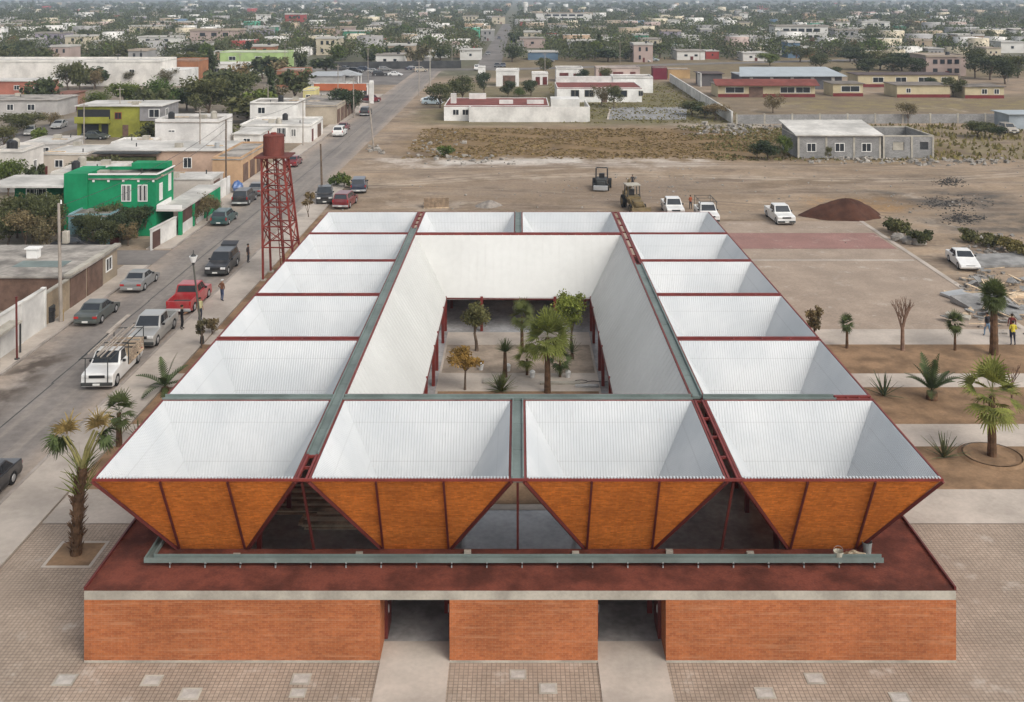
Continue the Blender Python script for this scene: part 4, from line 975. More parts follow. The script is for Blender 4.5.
# --- left hand planting
X,Yp=g(76,555); t=empty('two_headed_palm',(X,Yp,.03),0,'two headed shaggy palm with tied dry fronds in a square pit at the front left','palm')
q=random.Random(4); k=16
MB().path([Vector((.15*(i/k)**2*2,0,4.0*i/k-.1)) for i in range(k+1)],[.21*(1.12-.18*i/k)*(1+.13*(i%2)) for i in range(k+1)],11).build('trunk',M['palmbark'],t)
V=[];F=[]
for i in range(210):
    zz=.15+3.4*q.random(); az=q.uniform(0,6.28); el=R(q.uniform(35,75)); d=Vector((math.cos(az)*math.cos(el),math.sin(az)*math.cos(el),math.sin(el))); rr=.24-.02*zz; blade(V,F,Vector((.02*zz*zz*.9+rr*math.cos(az),rr*math.sin(az),zz)),d,d.cross(Vector((0,0,1))).normalized(),q.uniform(.18,.4),.13,.0,1)
child(vf(V,F,'leaf_bases',M['palmbark']),'leaf_bases',t)
V=[];F=[]
for i in range(70):
    zz=2.6+1.6*q.random(); az=q.uniform(0,6.28); el=R(q.uniform(25,70)); d=Vector((math.cos(az)*math.cos(el),math.sin(az)*math.cos(el),math.sin(el))); blade(V,F,Vector((.25+.22*math.cos(az),.22*math.sin(az),zz)),d,d.cross(Vector((0,0,1))).normalized(),q.uniform(.5,1.1),.07,.1,2)
child(vf(V,F,'leaf_skirt',M['palm']),'leaf_skirt',t)
MB().path([(.2,0,3.9),(-.15,0,4.6),(-.55,-.1,5.35)],[.07,.06,.05],6).path([(.3,.05,3.9),(-.05,.1,4.6),(-.40,.0,5.3)],[.06,.05,.04],6).path([(.35,0,3.9),(.6,0,4.7),(.95,0,5.5)],[.09,.08,.06],6).path([(.3,-.1,3.9),(.5,-.1,4.8),(.85,-.1,5.6)],[.08,.07,.05],6).path([(.4,.1,3.9),(.75,.1,4.7),(1.25,.1,5.7)],[.06,.05,.04],6).build('stems',surf('palm_stem',(.25,.23,.09),.3,2,.8),t)
for nm,mt,c,n,sx in (('green_fronds','palm_dark',(-.55,-.1,5.3),14,-1),('green_fronds','palm_dark',(1.0,0,5.4),13,1),('dry_fronds','palm_dry',(-.40,0,5.35),9,-1),('dry_fronds','palm_dry',(1.0,0,5.6),9,1)):
    V=[];F=[]
    for i in range(n):
        if nm[0]=='g': az=(math.pi if sx<0 else 0)+q.uniform(-1.2,1.2); el=R(q.uniform(-75,20))
        else: az=q.uniform(0,6.28); el=R(q.uniform(50,88))
        fan_frond(V,F,Vector(c),az,el,q.uniform(.2,.4),q.uniform(.6,.9),q,1.2,9)
    child(vf(V,F,nm,M[mt]),nm,t)
sheet('tree_pit',X-.95,X+.95,Yp-.95,Yp+.95,.036,M['soil'])
m=MB().box(X-1.1,Yp-1.1,.0,X+1.1,Yp-.95,.05).box(X-1.1,Yp+.95,.0,X+1.1,Yp+1.1,.05).box(X-1.1,Yp-.95,.0,X-.95,Yp+.95,.05).box(X+.95,Yp-.95,.0,X+1.1,Yp+.95,.05).build('pit_kerb',M['concrete']); tag(m,kind='structure')
X,Yp=g(119,447); fan_palm(21,1.9,.13,20,.5,.7,'small fan palm on the left soil bed behind the two headed palm',X,Yp,BZ0,leaf='palm_dark',dry=3,elmin=-40)
X,Yp=g(135,440); agave(22,16,1.0,.12,'low spiky plant right of the small fan palm, at the roof edge',X+.2,Yp,BZ0,leaf='palm_dark')
X,Yp=g(165,392); feather_palm(23,.3,.2,11,2.1,'dark feather palm with few long fronds beside the roof edge on the left',X,Yp,BZ0,el0=70,el1=5,droop=1.1)
X,Yp=g(200,349); put_tree(tree_mesh(25,2.3,.55,.8,7,700,.2,.06,M['leaf_brown'],tall=1.3),'young_tree',X+.1,Yp,BZ0,'little brown green tree at the foot of the street lamp')
X,Yp=g(212,335); put_tree(tree_mesh(26,1.2,.7,.1,6,500,.18,.04,M['leaf_brown']),'low_shrub',X,Yp,BZ0,'low brown shrub beside the roof edge near the street lamp','shrub')
X,Yp=g(305,222); put_tree(tree_mesh(27,3.2,.9,.6,7,500,.25,.06,M['leaf_brown']),'young_tree',X,Yp+2,0,'thin brown tree behind the far left roof corner')
# --- patio plants
zp=.09
X,Yp=g(477,352); put_tree(tree_mesh(31,3.6,1.4,1.3,13,3200,.16,.12,M['leaf'],tall=.9,sparse=.8),'olive_tree',X,Yp,zp,'grey green olive tree at the left side of the patio')
X,Yp=g(465,391); put_tree(tree_mesh(32,2.7,1.2,1.2,14,3000,.15,.07,M['leaf_orange'],tall=.7,sparse=.7),'orange_tree',X,Yp,zp,'small tree with orange leaves in the patio')
X,Yp=g(505,378); agave(33,80,.85,.10,'dark spiky dracaena on a slim trunk left of the patio centre',X,Yp,zp,leaf='palm_dark',stem=1.6,name='dracaena')
X,Yp=g(501,393); agave(34,80,1.15,.12,'broad dark yucca clump low in the patio in front of the dracaena',X,Yp,zp,leaf='palm_dark',name='yucca')
X,Yp=g(522,350); fan_palm(35,2.3,.10,24,.45,.7,'dark slim palm behind the tall patio palm',X,Yp,zp,leaf='palm_dark',dry=2,elmin=-55)
X,Yp=g(547.5,394); fan_palm(36,3.5,.16,40,.8,1.1,'tall bright fan palm in the middle of the patio',X,Yp,zp,dry=3,elmin=-40)
X,Yp=g(571,349); put_tree(tree_mesh(37,4.4,1.5,1.2,14,3200,.17,.09,M['leaf_light'],tall=1.1,sparse=.85),'young_tree',X,Yp,zp,'tall light green feathery tree at the right of the patio')
X,Yp=g(572,360); agave(38,24,1.0,.11,'dark green spiky plant under the light green patio tree',X,Yp,zp,leaf='palm_dark',stem=.4,name='yucca')
for k,(px,py,lab) in enumerate([(560,378,'small leafy palm in a white sack right of the tall patio palm'),(527,376,'small drooping palm in a white sack left of the tall patio palm')]):
    X,Yp=g(px,py); fan_palm(40+k,1.1,.07,16,.4,.6,lab,X,Yp,zp,dry=0,elmin=-60,name='young_palm',leaf='palm' if k else 'palm_dark')
for k,(px,py,lab) in enumerate([(527.5,377.5,'white sack around the small palm left of the tall patio palm'),(563,377.5,'white sack around the small palm right of the tall patio palm'),(508,371,'white sack beside the dracaena trunk'),(481,370,'white sack right of the orange tree')]):
    X,Yp=g(px,py); tag(MB().tube((0,0,0),(0,0,.36),.15,.19,10).tube((0,0,.36),(0,0,.46),.19,.1,10).build('plant_sack',surf('sack_white',(.68,.68,.66),.15,3,.8),None,(X+(.0 if k>1 else .32),Yp-.2,zp)),lab,'sack','white sacks in the patio')
hs_=MB(); pts=[Vector((.42*math.cos(a),.26*math.sin(a),.02)) for a in [6.283*k/20 for k in range(21)]]+[Vector((.5+.2*k,.1*math.sin(k),.02)) for k in range(7)]; hs_.path(pts,[.02]*len(pts),5)
X,Yp=g(581,383); tag(hs_.build('hose',M['black'],None,(X,Yp,.08)),'thin black hose coiled on the pale patio paving','hose')
for k,(px,py,w,d,lab) in enumerate([(490,383,.9,.7,'pale slab left of the dracaena on the patio paving'),(560,385,2.6,.35,'long pale plank right of the tall palm on the patio paving'),(587,388,1.5,.3,'grey board lying at the right end of the patio')]):
    X,Yp=g(px,py); tag(MB().box(-w/2,-d/2,0,w/2,d/2,.12).build('slab',M['coping'] if k<2 else M['slab'],None,(X,Yp,.08)),lab,'board','loose slabs and boards in the patio')

# ------------------------------------------------------------------ heaps and rubble
def heap(name,px,py,w,d,h,mt,label,cat,seed,kind=None,pw=1.45):
    X,Yp=g(px,py); q=random.Random(seed); n=44; m=9; V=[];F=[]
    ph=[q.uniform(0,6.28) for _ in range(5)]
    for j in range(m+1):
        f=j/m
        for i in range(n):
            a=2*math.pi*i/n; rr=(1-f)*(1+.10*math.sin(2*a+ph[0])+.07*math.sin(3*a+ph[1])+.05*math.sin(7*a+ph[2])+q.uniform(-.03,.03))
            V.append((w/2*rr*math.cos(a)+.06*w*f,d/2*rr*math.sin(a),h*(1-(1-f)**pw)*(1+.09*math.sin(4*a+ph[3])*(1-f)+q.uniform(-.04,.04)*(f<.95))))
    for j in range(m):
        for i in range(n): F.append((j*n+i,j*n+(i+1)%n,(j+1)*n+(i+1)%n,(j+1)*n+i))
    mb=MB(); mb.add(V,F); o=mb.build(name,mt,None,(X,Yp+d*.45,0),smooth=True); return tag(o,label,cat,kind=kind)
heap('soil_mound',851,221,8.6,6.5,1.95,M['mound'],'big conical pile of red brown soil on the dirt beyond the court','soil pile',1)
heap('gravel_mound',488,208,3.2,2.4,.7,surf('gravel',(.27,.24,.21),.3,2,.95,fine=14),'low grey gravel pile behind the far roof edge','gravel pile',2)
X,Yp=g(435,211); t=empty('brick_stack',(X,Yp+2,0),R(4),'block of stacked tan bricks behind the far roof edge','brick stack'); mm=MB()
for l in range(6):
    for k in range(7): mm.box(-1.45+k*.42,-.5,l*.2,-1.45+k*.42+.40,.5,l*.2+.19)
mm.build('bricks',surf('tan_brick',(.30,.22,.15),.3,2,.9),t); MB().box(-1.5,-.55,-.0,1.5,-.5,.1).build('pallet',M['wood'],t)
def rubble(name,spots,n,s0,s1,mt,seed,label):
    q=random.Random(seed); m=MB()
    for k in range(n):
        px0,px1,py0,py1=spots[k%len(spots)]; ga=lambda a,b:(a+b)/2+(b-a)*max(-.62,min(.62,q.gauss(0,.27)))
        X,Yp=g(ga(px0,px1),ga(py0,py1)); s=s0+(s1-s0)*q.random()**2.2
        a=q.uniform(0,3); c,sn=math.cos(a),math.sin(a)
        P=[]
        for z in (0,1):
            for x,y in ((-1,-1),(1,-1),(1,1),(-1,1)):
                xx,yy=x*s*q.uniform(.6,1.2),y*s*.7*q.uniform(.6,1.2); P.append((X+xx*c-yy*sn,Yp+xx*sn+yy*c,-.05 if z==0 else s*q.uniform(.4,1.2)))
        m.hexa(P)
    return tag(m.build(name,mt),label,'rubble',kind='stuff')
rubble('rubble',[(800,905,156,163),(880,1020,158,166)],260,.10,.42,M['rock'],1,'pale broken rocks in a line along the front of the grey block house')
rubble('rubble',[(700,790,122,131),(690,780,126,136)],150,.15,.55,M['rock'],2,'pale broken stones heaped at the end of the white wall')
rubble('rubble',[(415,470,136,160),(430,520,155,166)],90,.12,.5,M['rock'],3,'scattered white stones on the field by the street')
rubble('rubble',[(955,1024,235,262),(985,1024,280,330),(960,1000,270,300)],420,.06,.26,surf('grey_rubble',(.27,.25,.225),.3,1,.95),4,'grey rubble beside the white sedan at the right edge')
rubble('dark_rubble',[(918,985,196,210),(945,980,212,224),(935,965,178,186)],900,.04,.13,surf('char',(.07,.065,.06),.3,1,.95),5,'dark ash and cinder heaps on the dirt at the right')
rubble('rubble',[(366,384,146,154)],26,.15,.5,M['rock'],6,'small rock heap around the leaning pole')
rubble('pebbles',[(330,800,168,215),(760,1010,165,235),(560,800,165,200)],420,.04,.16,M['rock'],8,'small stones scattered over the dirt lot')
M['rubgrey']=surf('old_slab',(.27,.265,.255),.35,.8,.95)
q=random.Random(33)
for nm,mt,n,lab in (('board_debris','wood',46,'loose tan boards and sticks strewn over the debris at the right edge'),('sheet_debris','rubgrey',34,'broken grey sheets and slabs strewn over the debris at the right edge')):
    m=MB()
    for k in range(n):
        X,Yp=g(q.gauss(995,17),q.gauss(302,15)); a=q.uniform(0,3.1); L=q.uniform(.6,2.4) if mt=='wood' else q.uniform(.3,.9); z=q.uniform(.05,.55); dx,dy=math.cos(a)*L/2,math.sin(a)*L/2
        m.bar((X-dx,Yp-dy,z),(X+dx,Yp+dy,max(.05,z+q.uniform(-.3,.4))),q.uniform(.08,.2) if mt=='wood' else q.uniform(.3,.8),.06)
    tag(m.build(nm,M[mt]),lab,'debris',kind='stuff')
q=random.Random(12)
for k,(px,py,w,d,a,mt,lab) in enumerate([(985,305,4.6,2.6,.3,'rubgrey','large grey slab tilted on the debris beside the court'),(1010,312,3.8,2.4,-.2,'rubgrey','grey slab at the right edge above the debris'),(970,313,3.2,.35,.9,'wood','tan timber lying beside the tilted slab'),(985,296,6.5,.5,-.12,'wood','long tan beam across the debris behind the white sedan'),(1008,300,3.,.4,.7,'wood','short tan timber at the right end of the long beam'),(960,297,2.6,1.8,.4,'galv','blue grey sheet lying in front of the white sedan'),(1000,262,6.5,4.,.1,'rubgrey','wide grey slab behind the white sedan'),(958,318,1.8,.5,-.7,'coping','loose kerb stone at the court edge')]):
    X,Yp=g(px,py); m=MB().hexa([(-w/2,-d/2,.05),(w/2,-d/2,.0),(w/2,d/2,.1),(-w/2,d/2,.12),(-w/2,-d/2,.25),(w/2,-d/2,.2),(w/2,d/2,.32+.3*(k==0)),(-w/2,d/2,.3+.3*(k==0))])
    o=tag(m.build('debris_slab' if mt not in('wood',) else 'timber',M[mt],None,(X,Yp,0)),lab,'debris'); o.rotation_euler=(0,0,a)
def shrubbery(name,spots,label,mt,cat='shrub',h=1.4,seed=0,ls=.28,group=None):
    for k,(px,py,r) in enumerate(spots):
        X,Yp=g(px,py); me=tree_mesh(seed+k,h,r,.1,8,int(500*r),ls,.05,M[mt]); put_tree(me,name,X,Yp,0,label if isinstance(label,str) else label[k],cat,group,rz=k)
shrubbery('cut_bush',[(893,232,1.3),(902,236,1.5),(917,245,1.4),(927,243,.9)],['dark green bush at the far end of the heap with boulders','dark green bush behind the pale boulders by the court kerb','brown green bush in front of the pale boulders by the court','small bush at the near end of the heap with boulders'],'leaf',h=1.6,seed=50)
for k,(px,py,lab) in enumerate([(897,240,'grey boulder left of the two pale ones by the court kerb'),(907,243,'pale boulder in the middle of the bush heap'),(918,244,'pale boulder right in the bush heap')]):
    X,Yp=g(px,py); tag(MB().blob((0,0,.3),(.75,.55,.5),60+k,.16,12,8).build('boulder',M['rock'],None,(X,Yp-.3,0)),lab,'boulder','boulders in the bush heap')
shrubbery('weed_bush',[(972,242,1.6),(990,246,1.7),(1008,251,1.6),(1020,256,1.3)],['green weed bush behind the white sedan','brown green bush second from the white sedan','bush third from the white sedan in the rubble row','bush cut by the right edge in the rubble row'],'weed',h=1.3,seed=70)
shrubbery('field_bush',[(447,157,1.6),(337,186,1.5),(344,188,1.2)],['low green bush among the white stones on the field','round green bush between the dark red and the navy car','small bush at the foot of the navy car'],'leaf_green',h=1.7,seed=80)
# dry grass tufts on the field (nobody could count them)
def tufts(name,x0,x1,y0,y1,n,mt,h,seed,label):
    rng=np.random.default_rng(seed); P=np.stack([rng.uniform(x0,x1,n),rng.uniform(y0,y1,n),np.zeros(n)],1)
    cl=np.sin(P[:,0]*.35+np.sin(P[:,1]*.3)*2)+np.sin(P[:,1]*.5+P[:,0]*.13); P=P[cl>-1.1]; n=len(P)
    a=rng.uniform(0,6.28,n); w=rng.uniform(.12,.4,n); hh=h*rng.uniform(.4,1.2,n); dx=np.cos(a)*w; dy=np.sin(a)*w
    o=np.stack([-dx,-dy,np.zeros(n)],1); u=np.stack([rng.normal(0,.12,n),rng.normal(0,.12,n),hh],1)
    v=np.stack([P+o,P-o,P-o*.3+u,P+o*.3+u],1).reshape(-1,3)
    tag(link(name,np_mesh(name,v,np.arange(4*n).reshape(n,4),M[mt])),label,'grass',kind='stuff')
tufts('dry_grass',-18,48,159,195,8000,'grass',.16,1,'ochre dry grass over the field in front of the white houses')
tufts('weeds',30,62,157,200,2600,'weed',.28,2,'green brown weeds around the grey block house')
tufts('lawn_grass',8,46,203,292,4200,'weed',.25,3,'patchy grass around the white house and the grey court')
tufts('weeds',62,110,157,200,2000,'weed',.6,4,'rough weeds along the grey block wall at the right')
# ------------------------------------------------------------------ named buildings
hx=lambda px,z:(px-CX)*z/FPX
boxes=[]                                    # plots already taken
def window(t,face,X0,X1,Y0,Y1,u,z,w,h,fr=None,mt=None,bars=False):
    d=.06; m=MB(); p=MB(); b=.09
    def bx(mb,u0,u1,z0,z1,o0,o1):
        if face=='F': mb.box(X0+u0,Y0-o1,z0,X0+u1,Y0-o0,z1)
        elif face=='R': mb.box(X1+o0,Y0+u0,z0,X1+o1,Y0+u1,z1)
        else: mb.box(X0-o1,Y0+u0,z0,X0-o0,Y0+u1,z1)
    bx(m,u,u+w,z,z+b,-.02,d); bx(m,u,u+w,z+h-b,z+h,-.02,d); bx(m,u,u+b,z+b,z+h-b,-.02,d); bx(m,u+w-b,u+w,z+b,z+h-b,-.02,d)
    bx(m,u+w/2-.03,u+w/2+.03,z+b,z+h-b,0,d-.01)
    if bars:
        for k in range(1,5): bx(m,u+w*k/5-.012,u+w*k/5+.012,z+b,z+h-b,.02,d+.03)
    bx(p,u+b,u+w-b,z+b,z+h-b,-.02,.015)
    o=bpart(m,'window',fr or M['trim'],t); bpart(p,'pane',mt or M['glass'],o)
def bpart(mb,name,mt,par,bevel=0):
    o=mb.build(name,mt,None,None,False,bevel); o.parent=par; o.matrix_parent_inverse=Matrix.Translation(-Vector(world_loc(par))); return o
def house(label,X0,X1,Y0,Y1,h,wall,roof='roofwhite',wins=(),doors=(),parapet=.3,name='house',cat='house',tanks=0,group=None,over=.1,frame=None,seed=0,bars=False,z0=0):
    wm=wall if not isinstance(wall,tuple) else surf('wall_%d_%d_%d'%tuple(int(c*200) for c in wall),wall,.2,.3,.85,fine=3)
    t=empty(name,((X0+X1)/2,Y0,0),0,label,cat,group); boxes.append((min(X0,X1)-1,max(X0,X1)+1,Y0-1,Y1+1))
    bpart(MB().box(X0,Y0,z0,X1,Y1,h-.14),'wall',wm,t)
    r=bpart(MB().box(X0-over,Y0-over,h-.14,X1+over,Y1+over,h),'roof',M[roof] if isinstance(roof,str) else roof,t)
    if parapet:
        e=.16; m=MB().box(X0,Y0,h,X1,Y0+e,h+parapet).box(X0,Y1-e,h,X1,Y1,h+parapet).box(X0,Y0+e,h,X0+e,Y1-e,h+parapet).box(X1-e,Y0+e,h,X1,Y1-e,h+parapet)
        bpart(m,'parapet',wm,t)
    for w in wins: window(t,w[0],X0,X1,Y0,Y1,*w[1:5],fr=frame,bars=bars)
    for d in doors:
        f,u,w,hh=d[:4]; m=MB(); mt=M['steel_dark'] if len(d)<5 else d[4]
        if f=='F': m.box(X0+u,Y0-.07,.05,X0+u+w,Y0+.02,hh)
        elif f=='R': m.box(X1-.02,Y0+u,.05,X1+.07,Y0+u+w,hh)
        else: m.box(X0-.07,Y0+u,.05,X0+.02,Y0+u+w,hh)
        bpart(m,'door',mt,t)
    q=random.Random(seed+int(abs(X0)*7))
    for k in range(3 if Y0<260 and X1-X0>5 and not isinstance(roof,bpy.types.Material) else 0):
        x=q.uniform(X0+.8,X1-.8); y=q.uniform(Y0+.8,Y1-.8)
        if k==0: b=MB().tube((x,y,h),(x,y,h+.5),.08,.08,7)
        elif k==1: b=MB().box(x-.5,y-.4,h,x+.5,y+.4,h+.6)
        else: b=MB().box(x-1.2,y-.1,h,x+1.2,y+.1,h+.12)
        bpart(b,('vent_pipe','air_unit','loose_beam')[k],(M['iron'],M['coping'],M['wood'])[k],r)
    for k in range(tanks):
        x=q.uniform(X0+1,X1-1.); y=q.uniform(Y0+1,Y1-1.); b=MB().tube((x,y,h),(x,y,h+.95),.5,.5,14).tube((x,y,h+.95),(x,y,h+1.2),.5,.2,14); bpart(b,'water_tank',M['black'] if k%2==0 else M['coping'],r)
    return t
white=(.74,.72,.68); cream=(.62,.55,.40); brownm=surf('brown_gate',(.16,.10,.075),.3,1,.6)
# corner house with the weathered flat roof
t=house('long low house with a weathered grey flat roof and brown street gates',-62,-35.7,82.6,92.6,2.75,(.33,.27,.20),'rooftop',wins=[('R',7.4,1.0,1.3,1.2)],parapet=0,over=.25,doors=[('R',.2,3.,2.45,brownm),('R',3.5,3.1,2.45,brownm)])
bpart(MB().box(-36.0,82.4,2.752,-35.45,92.8,2.92),'street_edge',M['coping'],t)
bpart(MB().box(-61.9,82.5,1.0,-46,82.6,2.55).box(-43,82.5,.0,-36,82.6,2.55),'brown_front',brownm,t)  # brown wall panels across the front below the roof
bpart(MB().box(-41.6,88.0,2.75,-40.7,88.7,3.5).box(-41.75,87.9,3.5,-40.55,88.8,3.62),'air_cooler',M['trim'],t)
bpart(MB().box(-41.5,85.2,2.752,-37.4,87.2,2.77),'roof_patch',M['gutter'],t)
t=empty('satellite_dish',(-45.6,89.5,2.75),0,'pale blue satellite dish on the grey flat roof at the left edge','satellite dish')
m=MB(); n=20
for j in range(5):
    for i in range(n):
        pass
ring=lambda r,y:[(r*math.cos(6.2832*i/n),y,1.25+r*math.sin(6.2832*i/n)) for i in range(n)]
rs=[ring(.02,.12),ring(.4,.08),ring(.75,-.02),ring(.75,.02),ring(.4,.12),ring(.02,.16)]
m.add(sum(rs,[]),[(j*n+i,j*n+(i+1)%n,(j+1)*n+(i+1)%n,(j+1)*n+i) for j in range(5) for i in range(n)]).build('dish',paint('paint_paleblue',PAINTS['paleblue']),t)
MB().tube((0,.1,0),(0,.1,1.2),.05,.04,8).bar((0,0,.7),(0,-.7,1.15),.03).box(-.06,-.78,1.1,.06,-.66,1.25).build('mast',M['iron'],t)
# white panel wall along the pavement
def wall_thing(name,label,p0,p1,h,mt,th=.2,posts=0,cap=None,group=None,cat='wall',pm=None):
    p0=Vector((*p0,0));p1=Vector((*p1,0)); L=(p1-p0).length; a=math.atan2(p1.y-p0.y,p1.x-p0.x)
    t=empty(name,p0,a,label,cat,group)
    MB().box(0,-th/2,0,L,th/2,h).build('panel',mt,t)
    if cap: MB().box(-.05,-th/2-.06,h,L+.05,th/2+.06,h+.12).build('coping',M[cap],t)
    for k in range(posts+1 if posts else 0):
        x=L*k/posts; MB().box(x-.16,-th/2-.05,0,x+.16,th/2+.05,h+.16).build('post',pm or mt,t)
    return t
wall_thing('perimeter_wall','white panelled wall along the left pavement beside the thin rust post',(-35.6,60),(-35.6,78.0),2.95,M['white'],.22,5,'roofwhite')
wall_thing('perimeter_wall','tan plain wall between the white panelled wall and the brown gates',(-35.75,78.3),(-35.75,82.5),2.45,surf('tan_wall',(.30,.235,.16),.3,.5,.9),.2,0,'coping')
t=empty('awning',(-36.2,71.4,.1),0,'small beige box awning in front of the white panelled wall at the left edge','awning'); MB().box(-.6,-2,2.1,1.6,1.2,2.25).build('roof',M['coping'],t)
for x,y in ((-.5,-1.9),(1.5,-1.9),(1.5,1.1)): MB().box(x-.05,y-.05,0,x+.05,y+.05,2.1).build('post',M['iron'],t)
# blue house and trees on the plot behind
house('small pale blue house half hidden by bushes behind the grey flat roof',-45.2,-41.0,104.5,109,2.9,(.20,.33,.36),'rooftop',wins=[('F',2.0,1.2,1.3,1.3)],doors=[('F',4.2,.9,2.1)],parapet=.15)
car('sedan',-43.2,101.9,90,'navy','dark car under the bushes in front of the pale blue house'); repaint(todo[-1][0],M['p0'],paint('paint_navy',PAINTS['navy']))
# green house
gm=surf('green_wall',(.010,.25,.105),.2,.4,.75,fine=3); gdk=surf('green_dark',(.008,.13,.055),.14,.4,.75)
t=house('bright emerald green two storey house with white framed windows',-44.6,-37.6,108,113.4,6.0,gm,'rooftop',wins=[('F',3.4,3.6,1.0,1.75),('F',5.1,3.6,1.0,1.75),('R',.9,3.5,.9,1.8),('R',3.7,4.0,.8,1.9)],parapet=.35,bars=True)
bpart(MB().box(-47.0,107.6,0,-44.62,112.5,6.55),'tall_wing',gm,t)
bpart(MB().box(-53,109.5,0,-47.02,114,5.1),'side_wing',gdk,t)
bpart(MB().box(-55.2,107.4,5.12,-47.04,114.2,5.3),'side_roof',M['roofwhite'],t)
bpart(MB().box(-53.2,107.4,2.75,-47.04,109.4,2.9),'balcony_slab',M['trim'],t)
bpart(MB().box(-41.5,111.6,6.4,-37.7,113.3,7.0),'roof_block',gm,t)
window(t,'F',-53,-47.02,109.5,114,1.2,3.5,2.2,1.2,bars=True)
bpart(MB().box(-44.7,107.9,6.36,-37.5,108.2,6.48).box(-37.6,108.25,6.36,-37.45,113.5,6.48),'roof_trim',M['trim'],t)
for k in range(5): bpart(MB().box(-44.2+k*1.55,107.93,5.62,-43.98+k*1.55,107.99,5.84),'wall_light',M['trim'],t)
pr_=bpart(MB().box(-37.55,107.8,2.62,-34.9,122,2.8),'porch_roof',M['roofwhite'],t)
bpart(MB().box(-37.5,107.8,2.82,-34.9,107.95,3.25).box(-37.5,108,2.82,-37.35,112,3.3),'porch_parapet',M['trim'],t)
bpart(MB().box(-35.3,107.9,0,-34.95,108.3,2.6).box(-35.3,112,0,-34.95,112.4,2.6).box(-35.3,116,0,-34.95,122,2.6),'porch_pillar',gm,t)
bpart(MB().box(-35.2,108.4,.1,-35.05,111.9,1.2).box(-35.2,112.5,.1,-35.05,115.9,1.2),'porch_wall',M['white'],t)
bpart(MB().box(-35.2,108.4,1.2,-35.1,111.9,2.55).box(-35.2,112.5,1.2,-35.1,115.9,2.55),'porch_grille',surf('grille',(.10,.055,.045)),t)
w=wall_thing('garden_wall','white garden wall and gate in front of the green house',(-36.0,101.9),(-35.5,107.7),2.0,M['white'],.18,0,'roofwhite')
MB().box(.15,-.12,.1,1.9,-.095,1.75).build('gate',surf('grille',(.10,.055,.045)),w); 
# houses up the left kerb
t=house('long pale pink house with a white flat roof beside the thin wooden pole',hx(97,145),hx(225,145),145,154,3.45,(.52,.37,.28),'roofwhite',wins=[('F',12.0,.9,1.2,1.5),('R',1.2,1.,1.0,1.6),('R',5.2,.8,1.2,1.8)],doors=[('R',3,1,2.2)],parapet=0,over=.35)
x0=hx(97,145); bpart(MB().box(x0+.2,143.6,.0,x0+8.4,144.6,2.6),'creeper',M['leaf_dark'],t); bpart(MB().box(x0,143.3,3.1,x0+9,145,3.25),'porch_roof',M['iron'],t)
bpart(MB().tube((-42.6,147,3.45),(-42.6,147,4.2),.35,.35,12),'roof_vent',M['galv'],t)
t=house('peach street front with dark gates right of the pink long house',-40.6,-36.8,138,152.6,3.3,(.50,.33,.20),'rooftop',doors=[('R',1,2.4,2.4,brownm),('R',4.5,2.4,2.4,brownm),('R',8.2,3.2,2.5,brownm)],parapet=.25)
house('white lean-to with patched sheet roof between the green and the pink house',-46,-37.5,127,132,2.6,(.55,.50,.45),'roofwhite',parapet=0,doors=[('R',1,2.4,2.1,brownm)])
wall_thing('garden_wall','low white wall with a blue tarp corner behind the dark parked cars',(-36.6,124),(-36.4,131),2.3,M['white'],.2)
tag(MB().blob((0,0,.7),(.7,.8,.75),5,.15).build('tarp_bundle',paint('paint_blue',PAINTS['blue']),None,(-35.6,131.6,.1)),'bright blue tarp bundle at the kerb by the dark parked cars','tarp')
t=house('windowless white two storey block with a black roof tank',hx(155,160),hx(219,160),160,167.5,5.5,(.68,.66,.63),'rooftop',wins=[('F',2.0,3.9,1.1,.4)],parapet=.45,tanks=2)
t=house('low white house in front of the tall white block, corner with shrubs',hx(120,158),hx(156,158),154.5,159.8,3.0,white,'roofwhite',parapet=.2)
lm=surf('lime_wall',(.27,.27,.045),.3,.3,.8,fine=2)
t=house('lime green two storey house with a balcony and grey right end',-77.6,hx(140,183),183,192,5.6,lm,'roofwhite',wins=[('F',6.6,3.2,1.2,1.2)],doors=[('F',.8,3.0,2.3,M['dark']),('F',4.3,1.2,2.3,M['dark']),('F',8.,1.,2.2,brownm)],parapet=0,over=.4,frame=surf('red_frame',(.25,.05,.03)))
bpart(MB().box(-77.5,182.94,3.2,-71.8,182.99,4.9),'balcony_shade',M['dark'],t); bpart(MB().box(-77.6,181.8,2.6,-71.6,181.95,3.7).box(-77.6,181.95,2.55,-71.6,182.98,2.7),'balcony',lm,t)  # flat dark panel paints the shade behind the balcony
X1=hx(160,183); X0=hx(140,183)
bpart(MB().box(X0+.02,183.2,0,X1,192,2.9),'right_wing',lm,t); bpart(MB().box(X0+.02,182.8,2.92,X1+.3,192,5.45),'grey_upper_floor',surf('grey_render',(.26,.25,.25)),t)
window(t,'F',X0,X1,182.8,192,1.6,3.5,1.9,1.5); window(t,'R',X0,X1+.3,183,192,2,3.5,1.2,1.4)
bpart(MB().box(X0,182.5,5.47,X1+.6,192.3,5.62),'right_roof',M['roofwhite'],t)
